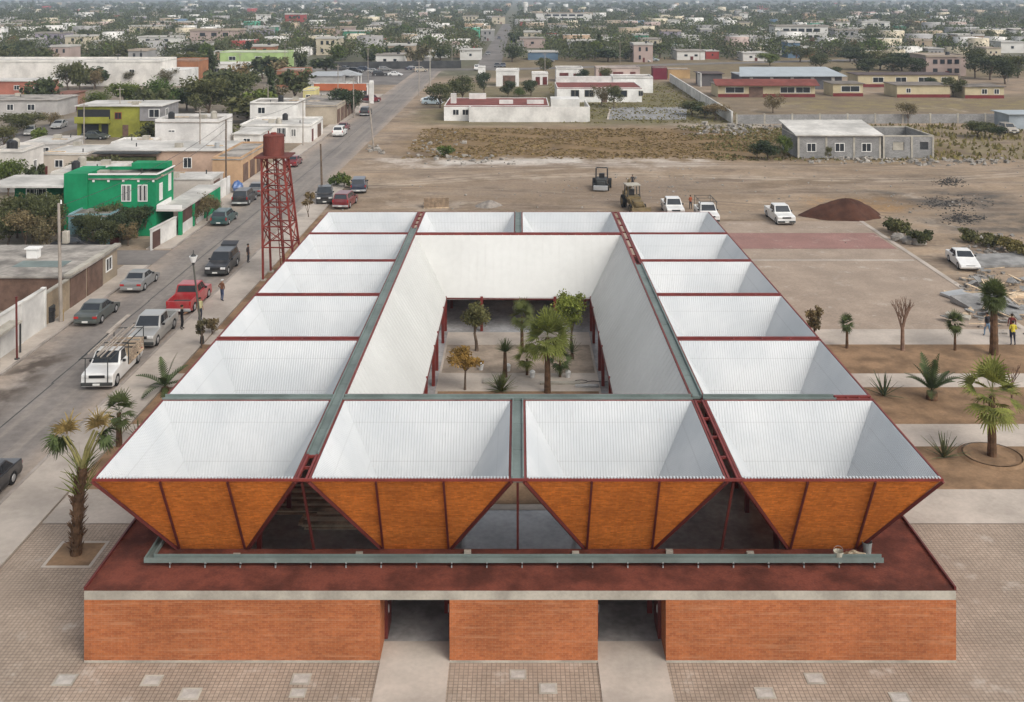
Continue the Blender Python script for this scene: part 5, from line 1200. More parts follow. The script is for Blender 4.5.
# white house row at the kerb
t=house('white single storey row with barred windows along the left kerb',hx(240,176),-35.2,176,187,2.9,white,'roofwhite',wins=[('F',2.2,1.,2.0,1.6),('F',6.2,1.,1.6,1.6),('F',8.6,1.1,.9,1.3)],doors=[('R',1.,1.2,2.2),('R',6,3.,2.4,brownm)],parapet=.3,bars=True,tanks=2)
house('white upper block with one window rising behind the barred window row',hx(250,190.5),hx(297,190.5),190.5,198,5.2,white,'rooftop',wins=[('F',1.4,3.3,1.4,1.2)],parapet=.25,tanks=1)
house('grey garage row with tan posts along the kerb behind the white house row',-44,-35.2,200.6,222,3.6,(.42,.36,.28),'rooftop',doors=[('R',1+k*4.2,3.2,2.8,brownm) for k in range(5)],parapet=.2)
house('small pale yellow house wedged behind the garage row',hx(303,224),hx(314,224),224,230,4.6,(.62,.55,.25),'roofwhite',parapet=.2,wins=[('F',.6,2.6,1,1)])
house('low white house with open carport left of the white row',hx(237,168),hx(262,168),166,174.5,2.9,white,'roofwhite',parapet=0,over=.3,wins=[('F',1.5,1.,1.2,1.2)])
# orange and white station with its pylon
ow=surf('orange_fascia',(.44,.13,.06),.15,.3,.7)
t=house('white and orange fronted shop by the pylon near the street end',hx(313,252),hx(366,252),246,256,3.4,white,'roofwhite',parapet=0,over=.3,doors=[('R',2,5,2.6,M['dark'])])
bpart(MB().box(hx(315,245)-.3,245.2,2.5,hx(366,245),245.6,4.1),'fascia',ow,t)
bpart(MB().box(hx(313,245)-.6,245.1,1.2,hx(315,245)-.35,246,4.6),'end_pier',M['white'],t)
t=empty('sign_pylon',(hx(371.5,240),240,0),0,'tall blank white pylon beside the orange fronted shop','pylon'); MB().box(-.5,-.5,0,.5,.5,5.0).build('shaft',M['white'],t,bevel=.05); MB().box(-.4,-.4,5.0,.4,.4,5.3).build('cap',M['trim'],t)
house('orange two storey house behind the big tree',hx(277,282),hx(305,282),282,292,4.6,(.34,.15,.09),'rooftop',wins=[('F',3.6,1.5,2.4,1.3)],parapet=.2)
house('wide shed with a grey sheet roof right of the orange house',hx(306,276),hx(341,276),276,292,3.6,(.38,.37,.36),M['galv'],parapet=0,over=.3)
t=empty('kiosk',(hx(347,285),285,0),0,'small kiosk with a pointed grey roof beyond the orange fronted shop','kiosk')
MB().hexa([(-4,-3,3.2),(4,-3,3.2),(4,3,3.2),(-4,3,3.2),(-.2,-.2,4.6),(.2,-.2,4.6),(.2,.2,4.6),(-.2,.2,4.6)]).build('roof',M['galv'],t)
for x,y in ((-3.5,-2.5),(3.5,-2.5),(3.5,2.5),(-3.5,2.5)): MB().box(x-.12,y-.12,0,x+.12,y+.12,3.2).build('post',M['trim'],t)
MB().box(-2,-1.5,0,2,1.5,2.6).build('booth',M['white'],t)
# overhead cables of the street
def cable(label,a,b,sag):
    a=Vector(a);b=Vector(b); pts=[a.lerp(b,k/14)-Vector((0,0,sag*4*(k/14)*(1-k/14))) for k in range(15)]
    tag(MB().path(pts,[.022]*15,5).build('power_cable',M['black']),label,'cable')
P1=g(61,323); P2=g(226,196); P3=g(303,146); P4=g(354,118)
cable('sagging black cable from the transformer pole to the thin wooden pole',(P1[0]-.18,P1[1],8.9),(P2[0],P2[1],9.2),.9)
cable('lower black cable from the transformer pole to the thin wooden pole',(P1[0]-.18,P1[1],7.9),(P2[0],P2[1],8.4),1.1)
cable('cable from the thin wooden pole to the slim pole at the white house',(P2[0],P2[1],9.2),(P3[0],P3[1],7.5),.6)
cable('cable from the slim pole at the white house to the dark kerb trees',(P3[0],P3[1],7.5),(P4[0],P4[1],7.9),.6)
# far left
t=house('very long blank white warehouse wall across the left',-160,hx(160,286),286,300,6.7,(.70,.67,.62),'roofwhite',parapet=.5,name='warehouse',cat='warehouse',wins=[('F',53,3.6,1.5,1.0)])
bpart(MB().box(hx(160,286)+.02,287,0,hx(185,286),298,4.4),'low_annex',M['white'],t)
house('shop with an orange painted wall at the end of the white warehouse',hx(168,300),hx(196,300),302,312,6.0,(.36,.16,.08),'rooftop',wins=[('F',4.4,1.6,2.6,1.8)],parapet=.3,name='shop',cat='shop')
house('long coral painted house at the left edge below the warehouse',-136,hx(43,262),262,271,3.4,(.44,.17,.12),'roofwhite',wins=[('F',9,1.1,1.4,1.2),('F',14,1.1,1.4,1.2)],doors=[('F',11.7,1.1,2.1)],parapet=0,over=.3)
house('grey white rough house with two square dark windows at the left edge',-118,hx(57,214),214,224,3.5,(.44,.42,.40),'rooftop',wins=[('F',12.8,1.3,1.4,1.3),('F',17.,1.3,1.6,1.3)],parapet=.1,over=.3)
house('tall white house with two roof tanks at the far left edge',-67,hx(22,132),132,138,5.2,(.66,.62,.57),'roofwhite',wins=[('R',3,2,1,1.6)],doors=[('R',6,1,2.2)],parapet=.3,tanks=3)
house('flat white roof with low walls behind the house with roof tanks',hx(24,158),hx(64,158),157,165,2.6,(.56,.53,.5),'roofwhite',parapet=.15,wins=[('F',3,1,1.3,1.1)])
house('low beige roofed house between the roof tank house and the pink house',hx(50,148),hx(96,148),145,154,2.9,(.48,.42,.35),'roofwhite',parapet=.1,wins=[('F',2,1,1.2,1.1)])
house('white terrace roof with small tanks behind the green house',hx(62,128),hx(118,128),125,133,3.6,(.60,.57,.52),'roofwhite',parapet=.2,tanks=2)
house('low rust roofed house behind the lime green house',hx(60,236),hx(78,236),232,240,3.0,(.35,.2,.14),surf('rust_sheet',(.22,.10,.07)),parapet=0,over=.3)
house('long light green hall with a white roof edge',hx(220,357),hx(287,357),357,368,5.4,(.36,.48,.20),'roofwhite',parapet=.2,wins=[('F',3,2.6,2.4,1.4),('F',12,2.6,2.4,1.4)],name='hall',cat='hall')
house('low white house with a red awning in front of the light green hall',hx(208,322),hx(256,322),322,332,3.6,white,'roofwhite',parapet=.2,wins=[('F',2,1.2,1.6,1.2)])
# centre: white compound with red roofs
rd=surf('red_roof',(.20,.062,.05),.25,.4,.85,fine=2)
t=house('white walled house with a red flat roof at the near edge of the white compound',hx(444,207),hx(549,207),207,223,2.95,(.78,.77,.74),rd,wins=[('F',1.7,1.1,1.3,1.2),('F',3.6,1.1,1.3,1.2)],parapet=.10,over=0)
bpart(MB().box(hx(469,205),205.0,0,hx(590,205),205.25,3.0),'yard_wall',M['white'],t); bpart(MB().box(hx(590,205)-.25,205.27,0,hx(590,205),219,3.0),'yard_wall',M['white'],t)
bpart(MB().box(hx(469,205),205.27,0,hx(469,205)+.25,206.98,3.0),'yard_wall',M['white'],t)
for b_ in ((-4,211,2.95,-1.2,212,3.7),(1.6,211,2.95,5.0,212,3.7),(-13.9,212,2.95,-12.8,213.4,4.9),(-10.6,221,2.95,-7.,222,4.1)): bpart(MB().box(*b_),'roof_light',M['white'],t)
bpart(MB().box(6.6,215,0,12.5,220.8,3.5),'rear_block',M['white'],t)
t=house('white house with dark windows and a red roof behind the walled yard',hx(557,243),hx(642,243),243,259,3.3,(.78,.77,.74),rd,wins=[('F',3.2,1.2,2.0,1.7),('F',6.4,1.2,2.2,1.7),('F',13.,1.2,3.4,1.6),('F',19.,1.4,1.1,1.3)],doors=[('F',10.4,1.3,2.3,brownm)],parapet=.12,over=0,frame=M['coping'])
bpart(MB().box(hx(556,258),259.2,0,hx(612,258),261,4.7),'rear_wall',M['white'],t)
house('plain white block behind the house with dark windows',hx(612,268),hx(652,268),266,274,3.9,(.78,.77,.74),'rooftop',parapet=.3)
t=house('white gate house with a dark framed opening beyond the red roof',hx(496,285),hx(519,285),285,293,4.3,(.76,.75,.72),'roofwhite',parapet=.2,doors=[('F',1.9,3.4,3.,brownm)])
house('white pillar house left of the gate house',hx(478,300),hx(485,300),300,304,4.3,(.76,.75,.72),'roofwhite',parapet=.1)
house('white low house with maroon doors behind the compound',hx(532,290),hx(548,290),290,297,3.1,(.72,.70,.67),'roofwhite',parapet=.2,doors=[('F',3,1.2,2.2),('F',1,1.2,2.2)])
house('white front with a maroon gate and tall post behind the compound',hx(556,300),hx(583,300),300,308,3.8,(.72,.70,.67),'rooftop',parapet=.3,doors=[('F',1,2.6,2.6),('F',5,2,2.4)])
house('pale house with maroon panels next to the field corner',hx(596,306),hx(640,306),306,313,3.6,(.48,.38,.34),'rooftop',parapet=.2,doors=[('F',1,2,2.6),('F',5,3,2.4),('F',10,1.6,2.4)])
house('maroon painted wall block at the corner of the white boundary wall',hx(653,308),hx(667,308),308,312,3.6,(.16,.025,.04),'rooftop',parapet=.1)
house('tan low block right of the maroon block',hx(668,312),hx(690,312),312,318,2.8,(.42,.28,.14),'rooftop',parapet=.1)
strip('yard_court',[(18,209),(33.5,209),(37.5,232),(20.5,232)],.03,M['block'])
strip('yard_kerb',[(17.6,209),(17.99,209),(20.49,232),(20.1,232)],.04,M['concrete'])
wall_thing('boundary_wall','long white boundary wall running back towards the school',(41.5,203),(43.5,300),2.2,M['white'],.25,12,'roofwhite',pm=M['white'])
wall_thing('boundary_wall','long grey block wall behind the unfinished house',(42.2,202),(118,204),1.8,M['block'],.2,14,None,pm=M['coping'])
# school
ys=surf('school_cream',(.50,.43,.28),.15,.3,.8,fine=2); mr=surf('maroon_base',(.17,.03,.03),.15,.4,.8)
def school(label,px0,px1,z,d,h,wins,roof=rd,redge=True):
    X0,X1=hx(px0,z),hx(px1,z)
    t=house(label,X0,X1,z,z+d,h,ys,roof if (not redge and not isinstance(roof,str)) else surf('school_roof',(.20,.175,.15),.35,.3,.9),wins=wins,parapet=0,over=.4,name='school_building',cat='school')
    bpart(MB().box(X0-.01,z-.05,0,X1+.01,z-.005,.8),'painted_base',mr,t)
    if redge: bpart(MB().hexa([(X0-.8,z-1.3,h-.15),(X1+.8,z-1.3,h-.15),(X1+.8,z+2.4,h+1.1),(X0-.8,z+2.4,h+1.1),(X0-.8,z-1.3,h+.02),(X1+.8,z-1.3,h+.02),(X1+.8,z+2.4,h+1.28),(X0-.8,z+2.4,h+1.28)]),'roof_eave',rd,t)
    return t
t=school('long yellow classroom block with a red sloping roof edge',718,815,255,9,3.0,[('F',1.8,1.0,4.6,1.5),('F',15.2,1.0,3.6,1.5),('F',19.,1.0,3.6,1.5)])
bpart(MB().box(hx(718,255)+7.6,254.9,.05,hx(718,255)+11.,254.95,2.5),'door',brownm,t)
school('yellow pavilion with one wide window beside the red roofed block',833,863,257,8,3.2,[('F',2.,1.1,4.6,1.5)],'rooftop',False)
school('yellow house with a small window and dark garage at the right of the school',897,950,254,9,3.1,[('F',2.2,1.1,1.2,1.2)],'rooftop',False)
school('yellow low house with two windows, rightmost of the school',965,1004,252,8,2.9,[('F',4.,1.0,1.4,1.3),('F',7.,1.0,1.3,1.3)],'rooftop',False)
school('maroon and white classroom row at the back of the school yard',858,958,283,9,3.4,[('F',4+k*6.2,1.2,3.,1.5) for k in range(4)],surf('dark_roof',(.10,.075,.07)),False)
t=house('dark small shelter with a white end wall left of the school',hx(697,292),hx(718,292),286,294,3.5,(.12,.11,.11),surf('dark_roof',(.10,.075,.07)),parapet=0,over=.6,name='school_building',cat='school')
bpart(MB().box(hx(697,292)-.3,284.5,0,hx(697,292)-.02,290,3.6),'end_wall',M['white'],t)
X0,X1=hx(742,276),hx(842,276); t=house('school hall with a pale blue grey metal roof',X0,X1,276,290,3.6,(.13,.13,.14),M['galv'],parapet=0,over=.2,name='school_hall',cat='hall')
bm_=surf('metal_roof',(.36,.40,.42),.08,.4,.5,.4)
bpart(MB().hexa([(X0-1,274.5,3.5),(X1+1,274.5,3.5),(X1-2.,284,5.3),(X0+1,284,5.3),(X0-1,274.5,3.65),(X1+1,274.5,3.65),(X1-2.,284,5.45),(X0+1,284,5.45)]),'sloping_roof',bm_,t)
for k in range(5): bpart(MB().box(X0+2+k*5.4,275.5,.0,X0+2.8+k*5.4,275.95,3.2),'pier',M['white'],t)
# grey block house and its roofless part
bk=M['block']; z=159.5; X0,X1,X2=hx(797.5,z),hx(881,z),hx(934,z)
t=house('grey concrete block house with three white framed windows and a white sloping roof',X0,X1,z,169,3.45,bk,M['roofwhite'],wins=[('F',1.4,1.0,1.45,1.35),('F',5.7,1.0,1.5,1.35),('F',9.8,1.0,1.5,1.35)],parapet=0,over=0)
bpart(MB().hexa([(X0-.4,z-.4,3.48),(X1+.3,z-.4,3.48),(X1+.3,169.5,4.55),(X0-.4,169.5,4.55),(X0-.4,z-.4,3.66),(X1+.3,z-.4,3.66),(X1+.3,169.5,4.72),(X0-.4,169.5,4.72)]),'sloping_roof',M['roofwhite'],t)
bpart(MB().prism_x([(z+.3,3.45),(169,3.45),(169,4.5)],X0,X0+.2),'gable',bk,t)
for x in (X0,X0+4.25,X0+8.5,X1-.3): bpart(MB().box(x,z-.06,0,x+.3,z-.005,3.4),'concrete_post',M['coping'],t)
t=empty('unfinished_house',((X1+X2)/2,z,0),0,'roofless grey block walls built against the sloping roof house','house'); boxes.append((X1-1,X2+1,z-1,171))
m=MB(); yf0,yf1=z+.1,z+.3
m.box(X1+.3,yf0,0,X1+1.8,yf1,3.3).box(X1+3.6,yf0,0,X1+6,yf1,3.3).box(X1+7.3,yf0,0,X2,yf1,3.3).box(X1+1.8,yf0,0,X1+3.6,yf1,1.2).box(X1+1.8,yf0,2.5,X1+3.6,yf1,3.3).box(X1+6,yf0,0,X1+7.3,yf1,1.3).box(X1+6,yf0,2.5,X1+7.3,yf1,3.3)
m.box(X2-.2,yf1,0,X2,171,3.3).box(X1+.3,170.8,0,X2-.2,171,3.3).box(X1+.3,yf1,0,X1+.5,170.8,3.3); bpart(m,'wall',bk,t)
m=MB().box(X1+.28,z+.06,3.3,X2+.03,z+.34,3.5).box(X2-.24,z+.34,3.3,X2+.03,171,3.5).box(X1+.28,170.76,3.3,X2-.24,171.03,3.5); bpart(m,'ring_beam',M['coping'],t)
for x in (X1+.3,X1+4.6,X2-.26): bpart(MB().box(x,z+.0,0,x+.28,z+.095,3.3),'concrete_post',M['coping'],t)
bpart(MB().box(X1+1.9,yf0+.05,1.25,X1+3.5,yf0+.1,2.45),'window_board',M['coping'],t)
t=house('blue grey shelter at the right edge beyond the roofless house',hx(1004,196),hx(1040,196),194,200,2.9,(.33,.37,.40),bm_,parapet=0,over=.5)
wall_thing('boundary_wall','dark fence wall behind the crowded car yard at the street end',(-62,348-.5),(-20,356.5),2.6,surf('dark_fence',(.06,.06,.06),.3,.5,.9),.2,6)
# ------------------------------------------------------------------ trees one can tell apart near the street and on the field
def tk(kind,seed,near=False):
    n=(2600 if near else 620); s=.36 if near else .85
    a={'round':(6,3.6,1.2,10,n,s,.16,M['leaf']),'dark':(6,3.2,1.0,10,n,s,.16,M['leaf_dark']),'fresh':(6,4.0,.8,11,n,s,.16,M['leaf_green']),'brown':(6,3.4,1.4,9,int(n*.75),s*.85,.14,M['leaf_brown']),'cypress':(9,1.5,.4,9,n,s*.8,.12,M['leaf_dark'])}[kind]
    return tree_mesh(seed,*a[:8],tall=2. if kind=='cypress' else 1.)
LIB={(k,i):tk(k,100+i*7+ord(k[0]),False) for k in('round','dark','fresh','brown','cypress') for i in range(3)}
NEAR={(k,i):tk(k,300+i*7+ord(k[0]),True) for k in('round','dark','fresh','brown') for i in range(2)}
tplots=[]
def tree_at(kind,i,px,pyb,h,rad,label,name=None,cat='tree',group=None,near=True):
    X,Yp=g(px,pyb); b=(NEAR if near else LIB)[(kind,i%(2 if near else 3))]; base_h=9 if kind=='cypress' else 6; base_r={'round':3.6,'dark':3.2,'fresh':4.0,'brown':3.4,'cypress':1.5}[kind]
    tplots.append((X,Yp,rad))
    return put_tree(b,name or('cypress_tree' if kind=='cypress' else 'leafy_tree'),X,Yp,0,label,cat,group,rz=(px*1.7+pyb)%6.28,scale=(rad/base_r,rad/base_r,h/base_h))
for a in [('fresh',0,128,110,6.6,6.0,'bright green tree behind the left half of the lime green house'),('fresh',1,160,112,7.2,6.4,'bright green broad tree behind the right half of the lime green house'),
 ('round',0,208,118,8.4,6.4,'olive green tree above the windowless white block'),('round',1,232,115,9.4,7.2,'largest olive tree, behind the white upper block'),('dark',0,196,113,6.5,3.6,'dark tree between the lime green house and the olive tree'),
 ('round',1,68,90,7.4,5.6,'olive tree in front of the long white warehouse'),('brown',0,94,90,6.4,3.4,'thin brown tree right of the olive tree at the warehouse'),('brown',1,131,86,4.8,2.6,'small bare looking tree by the dark poles at the warehouse'),('brown',0,168,86,5.4,3.6,'thin tree at the orange end of the warehouse'),
 ('dark',1,8,60,6.5,6.0,'dark trees mass at the left edge above the warehouse'),('fresh',0,38,105,3.2,4.5,'low green bush row below the coral house'),('fresh',1,98,106,3.4,4.,'low green bush left of the bright green tree'),
 ('round',0,14,137,4.2,3.8,'olive bush by the back street at the left edge'),('round',1,30,131,3.6,3.4,'olive bush behind the pale grey car'),('brown',0,50,126,3.0,2.6,'brownish bush in front of the grey white rough house'),('round',0,4,150,3.8,3.2,'olive bush at the left edge near the short lamp pole'),
 ('round',0,33,243,5.0,2.7,'olive bush between the two behind the grey flat roof'),('brown',0,48,252,4.0,2.2,'brownish bush nearest the flat roof left of the utility pole'),('round',1,17,238,4.6,2.6,'olive bush above the satellite dish, farther back'),
 ('dark',1,105,249,3.0,1.7,'dark bush at the right corner of the pale blue house'),('round',0,112,238,3.6,1.9,'olive bush between the blue house and the emerald wall'),('dark',0,145,236,3.4,1.8,'dark hedge bush between the two white windows and the garden wall'),('dark',1,129,240,3.5,2.0,'dark hedge bush below the left white window'),('dark',0,82,246,3.2,1.5,'dark small tree at the left wall of the blue house'),
 ('brown',1,213,219,2.4,1.2,'brown bush beside the teal green car'),('round',1,200,218,3.0,1.5,'olive bush against the end of the green porch'),
 ('fresh',0,8,196,5.0,2.7,'fresh green tree at the left edge above the bushes'),
 ('round',1,8,246,3.9,2.6,'olive bush at the left edge behind the satellite dish'),('brown',1,26,250,4.4,2.7,'brown green bush behind the grey flat roof, second from the left edge'),('round',0,42,246,5.0,2.6,'tall olive bush left of the tall utility pole'),('round',1,56,236,4.6,2.2,'olive bush right behind the tall utility pole'),
 ('round',0,93,250,3.6,1.5,'small green tree in front of the pale blue house'),('dark',0,77,183,3.0,1.6,'dark shrub under the green house balcony'),
 ('dark',1,120,244,3.3,2.0,'dark hedge bush at the left corner of the green house'),('dark',0,137,238,3.2,1.9,'dark hedge bush below the two white windows'),('dark',1,152,232,3.0,1.7,'dark hedge bush beside the white garden wall'),('brown',0,128,246,2.6,1.4,'brownish bush in the corner garden by the side road'),
 ('brown',1,207,222,3.2,1.6,'brown green bush at the kerb behind the teal green car'),('brown',0,196,226,2.6,1.2,'small bush in front of the porch end'),
 ('dark',0,342,117,6.0,3.5,'dark tree on the left kerb beside the black car'),('dark',1,354,114,5.4,3.0,'second dark tree on the kerb, closer to the pole'),
 ('round',0,440,108,5.4,4.6,'olive tree over the pale blue car'),('round',1,462,101,6.2,4.4,'larger olive tree left of the white red-roofed house'),('dark',0,484,94,5.6,2.6,'dark tree behind the left end of the red roof'),
 ('dark',1,508,97,4.2,2.7,'round dark bush in front of the white gate house'),('dark',0,531,96,4.0,2.7,'round dark bush right of the gate house'),('fresh',1,519,97,2.4,2.2,'low green bush between the two round dark bushes'),
 ('brown',0,601,106,5.2,3.0,'brown tree in front of the house with dark windows'),('round',0,614,108,5.0,2.6,'olive tree at the corner of the house with dark windows'),
 ('round',1,545,74,5.4,3.6,'olive tree on the dry verge beyond the compound'),('dark',1,582,84,4.4,2.8,'dark bush among the maroon gates'),('round',0,605,86,5.,2.6,'olive tree right of the maroon gates'),
 ('round',1,692,115,3.2,4.0,'spreading olive bush by the boundary wall'),('dark',0,705,118,2.6,3.,'dark low bush by the boundary wall'),('brown',1,716,120,3.6,3.4,'brown bush across the end of the boundary wall'),('brown',0,773,113,4.6,2.8,'thin brown tree in front of the school'),
 ('dark',1,768,160,3.2,2.3,'dark green bush left of the block house'),('fresh',0,786,158,3.8,1.8,'fresh green bush at the left corner of the block house'),('dark',0,757,158,2.2,1.6,'small dark bush farthest left of the block house'),
 ('round',0,829,160,2.0,.8,'small green shrub at the middle window of the block house'),('round',1,978,137,3.0,3.6,'green bush behind the roofless house yard'),('dark',0,1000,139,2.2,1.8,'dark bush beside the pale car shelter'),('brown',1,908,124,4.6,2.2,'thin grey tree standing before the grey block wall'),
 ('round',1,953,97,5.2,3.6,'olive tree between the yellow school houses'),('dark',1,928,92,4.0,3.,'dark bush behind the yellow house with a dark garage'),
 ('dark',0,835,80,4.,3.,'dark bush at the right end of the metal hall roof'),('round',1,820,70,6.,5.,'wide olive tree behind the metal hall roof'),('fresh',0,770,66,5.,6.,'wide green tree on the verge above the metal hall roof'),
 ('dark',0,893,75,6.,5.5,'dark tree left of centre in the row behind the school'),('dark',1,868,75,5.6,4.6,'dark tree nearest the hall in the row behind the school'),('dark',0,916,76,5.8,4.6,'dark tree behind the maroon classroom row'),
 ('round',0,975,78,9.0,5.5,'big olive tree right of the pink two storey block'),('dark',1,1005,84,8.,5.,'dark tall tree at the far right behind the lamp pole'),
 ('dark',0,858,70,6.4,6.5,'wide dark tree behind the right end of the school row, second from the metal hall'),('round',1,880,70,7.0,6.5,'broad olive tree behind the back classroom row, left part'),('dark',1,902,71,6.6,6.5,'wide dark tree in the middle of the row behind the school'),('round',0,922,70,6.2,5.5,'olive tree left of the pink two storey block'),
 ('dark',0,990,80,7.5,6.,'wide dark tree between the olive tree and the lamp pole at the right'),('round',0,1018,78,7.,6.,'olive tree cut by the right edge behind the lamp pole'),('dark',1,850,62,6.,7.,'dark tree mass above the metal hall roof end'),('round',1,800,62,6.5,7.,'olive tree mass above the middle of the metal hall roof'),
 ('dark',0,660,58,6.,6.5,'dark tree left of the white house with two dark windows'),('round',0,632,57,6.5,7.,'olive tree behind the far road above the compound'),('dark',1,585,57,7.,7.5,'large dark tree right of the low blue block'),('round',1,570,54,7.,7.,'large olive tree behind the low blue block'),('dark',0,512,62,6.,5.,'dark tree at the right corner of the far street'),
 ('dark',1,22,57,7.,7.,'wide dark tree above the left end of the white warehouse'),('round',0,110,56,6.5,6.5,'olive tree above the middle of the white warehouse'),('dark',0,195,62,7.,6.,'dark tree above the orange shop')]: tree_at(*a)
# ------------------------------------------------------------------ town houses one can pick out
def ubox():
    w=MB().box(-.5,0,0,.5,1,.95).mesh('house',M['white'])
    r=MB().box(-.52,-.03,.95,.52,1.03,1.0).box(-.52,-.03,1.,.52,.0,1.05).box(-.52,1.0,1.,.52,1.03,1.05).box(-.52,0,1,-.49,1.,1.05).box(.49,0,1,.52,1.,1.05).mesh('roof',M['roofwhite'])
    return w,r
UW,UR=ubox()
UWIN=[MB().box(-.055,-.012,-.11,.055,.004,.11).mesh('window',M['glass']),MB().box(-.05,-.012,-.0,.05,.004,.5).mesh('door',M['steel_dark'])]
UTANK=MB().tube((0,0,0),(0,0,.16),.06,.05,10).mesh('water_tank',M['black'])
WALLC={'white':(.70,.68,.64),'cream':(.58,.51,.38),'grey':(.33,.32,.31),'pink':(.45,.35,.31),'peach':(.47,.33,.22),'green':(.08,.30,.20),'blue':(.13,.20,.28),'red':(.36,.07,.06),'tan':(.40,.32,.23),'lilac':(.36,.32,.38),'orange':(.34,.16,.09)}
WM={k:surf('town_%s_wall'%k,v,.22,.4,.85,fine=2.) for k,v in WALLC.items()}
RM=[M['roofwhite'],M['rooftop'],surf('roof_tan',(.42,.35,.28),.3,.3,.9),M['roofwhite']]
def town(X,Y,w,d,h,col,label,rr=0,nw=3,two=False,tank=False,group='houses of the hazy town',rz=0.):
    o=bpy.data.objects.new('house',UW); C.objects.link(o); o.location=(X,Y,0); o.scale=(w,d,h); o.rotation_euler=(0,0,rz); tag(o,label,'house',group)
    o.material_slots[0].link='OBJECT'; o.material_slots[0].material=WM[col]
    r=child(UR,'roof',o); r.material_slots[0].link='OBJECT'; r.material_slots[0].material=RM[rr%4]
    for k in range(nw): 
        x=-.36+.72*(k+.5)/nw; child(UWIN[0],'window',o,(x,0,.72 if two else .52))
        if two and k!=1: child(UWIN[0],'window',o,(x,0,.27))
    if two or nw>1: child(UWIN[1],'door',o,(.03 if nw%2==0 else .2,0,0)).scale=(1,1,.5 if two else .8)
    if tank: child(UTANK,'water_tank',o,(.25,.5,1.0))
    boxes.append((X-w/2-1,X+w/2+1,Y-1,Y+d+1)); return o
EXP=[(775,828,26,41,'white','big cream white institute block above the green trees at the right',5),(343,370,31,39,'green','emerald green block with a pale roof among dark trees',3),(316,339,38,55,'cream','tall cream house with many openings right of the dark trees',3),
(460,481,50,60,'white','white box house with a maroon door left of the far street',1),(598,609,36,46,'white','narrow white house right of the far street tree mass',1),(677,705,51,60,'white','white house with two dark windows by the far road',2),(706,719,51,59,'red','small rose red block touching the two windowed white house',1),
(682,699,36,47,'white','white two storey house above the two windowed white house',2),(641,662,39,52,'cream','pale stepped house left of the white two storey one',2),(528,558,52,60,'blue','low blue block behind the far road',0),(743,768,53,61,'white','low house with a long white roof above the verge tree',2),
(788,800,42,58,'blue','blue grey tall narrow house beside the institute block',1),(803,815,48,57,'orange','small orange front right of the blue grey house',1),(926,966,56,76,'pink','pink two storey block with a white roof edge and dark openings',4),(958,984,35,50,'peach','peach house with a blue fence left of the far right white houses',2),
(1001,1024,42,53,'white','white house at the right edge with a dark garage',1),(986,1001,48,57,'cream','cream house left of the right edge white house',2),(911,928,32,38,'green','turquoise green house among trees at the right',1),(945,972,25,32,'grey','pale grey long house above the peach house',2),(963,974,17,25,'pink','small terracotta pink house high in the right part',1),
(35,63,33,47,'lilac','lilac grey two storey house at the upper left',3),(65,89,36,50,'cream','cream house right of the lilac one',2),(91,114,41,50,'white','white long house with an open front at the upper left',3),(20,35,39,50,'grey','bare grey wall house left of the lilac one',0),(38,56,53,61,'cream','yellow cream hut just above the long white warehouse',1),
(129,158,26,37,'cream','cream long wall house left of the round dark tree',2),(138,176,37,49,'white','white row of three fronts below the cream long wall',3),(190,238,30,46,'pink','pink rough house with a white wall below the dark trees',3),(176,192,50,54,'white','white billboard like block above the orange shop',0),(285,304,14,26,'red','red and white two storey building high at the left',3),(286,307,35,42,'tan','tan house with a white awning roof under the red building',1),
(368,385,46,54,'white','white small house right of the tall cream one',1),(416,434,29,36,'white','white house pair left of the dark cypress',2),(433,453,35,41,'cream','low house with a cream band roof left of the far street',2),(481,494,30,41,'grey','bare grey two storey frame house at the left of the far street',2),(463,478,16,23,'cream','cream row high left of the far street',3),(492,505,17,24,'cream','yellow cream corner house at the top of the far street',1),
(536,592,13,21,'white','long white complex high right of the far street',5),(517,524,41,49,'grey','grey gabled house at the right corner of the far street',1),(520,545,38,48,'pink','pink walled house behind the grey gabled one',1),(722,758,37,43,'white','long white roofed house above the verge trees',3),(700,712,29,40,'grey','blue grey house above the white two storey one',1),(830,850,22,32,'white','white house right of the institute block',2),(835,858,30,43,'grey','grey two storey house right of the institute',3),
(862,890,22,31,'white','white long house above the dark trees at the right',3),(665,680,20,26,'white','white house high in the middle right',1),(805,816,13,22,'peach','peach gabled house above the institute block',0),(720,742,16,21,'cream','cream yellow block high in the middle right',2),(256,268,15,26,'white','white stepped house left of the red building',1),(0,14,24,34,'tan','tan house at the left edge of the upper town',1)]
ri=random.Random(21)
for (a,b,yt,yb,col,lab,nw) in EXP:
    z=26050/(yb+5); h=25-(yt+5)*z/FPX
    if h>9.5: z=(25-9.5)*FPX/(yt+5); h=9.5
    h=max(h,3.); boxes.append((hx(a,z)-1,hx(b,z)+1,z*.86,z)); town(hx((a+b)/2,z),z,(b-a)*z/FPX,min(14,9+(b-a)*.1),h,col,lab,ri.randrange(4),nw,h>5,ri.random()<.4)
X,Yp=hx(525.5,1150),1150
t=empty('water_tower',(X,Yp,0),0,'white round water tower high over the town right of the far street','water tower'); MB().tube((0,0,0),(0,0,12),2.0,2.0,16).build('shaft',M['white'],t); MB().tube((0,0,12),(0,0,16.5),2.9,2.9,18).tube((0,0,16.5),(0,0,17.4),2.9,.6,18).build('tank',M['white'],t)
X,Yp=hx(1000,1250),1250
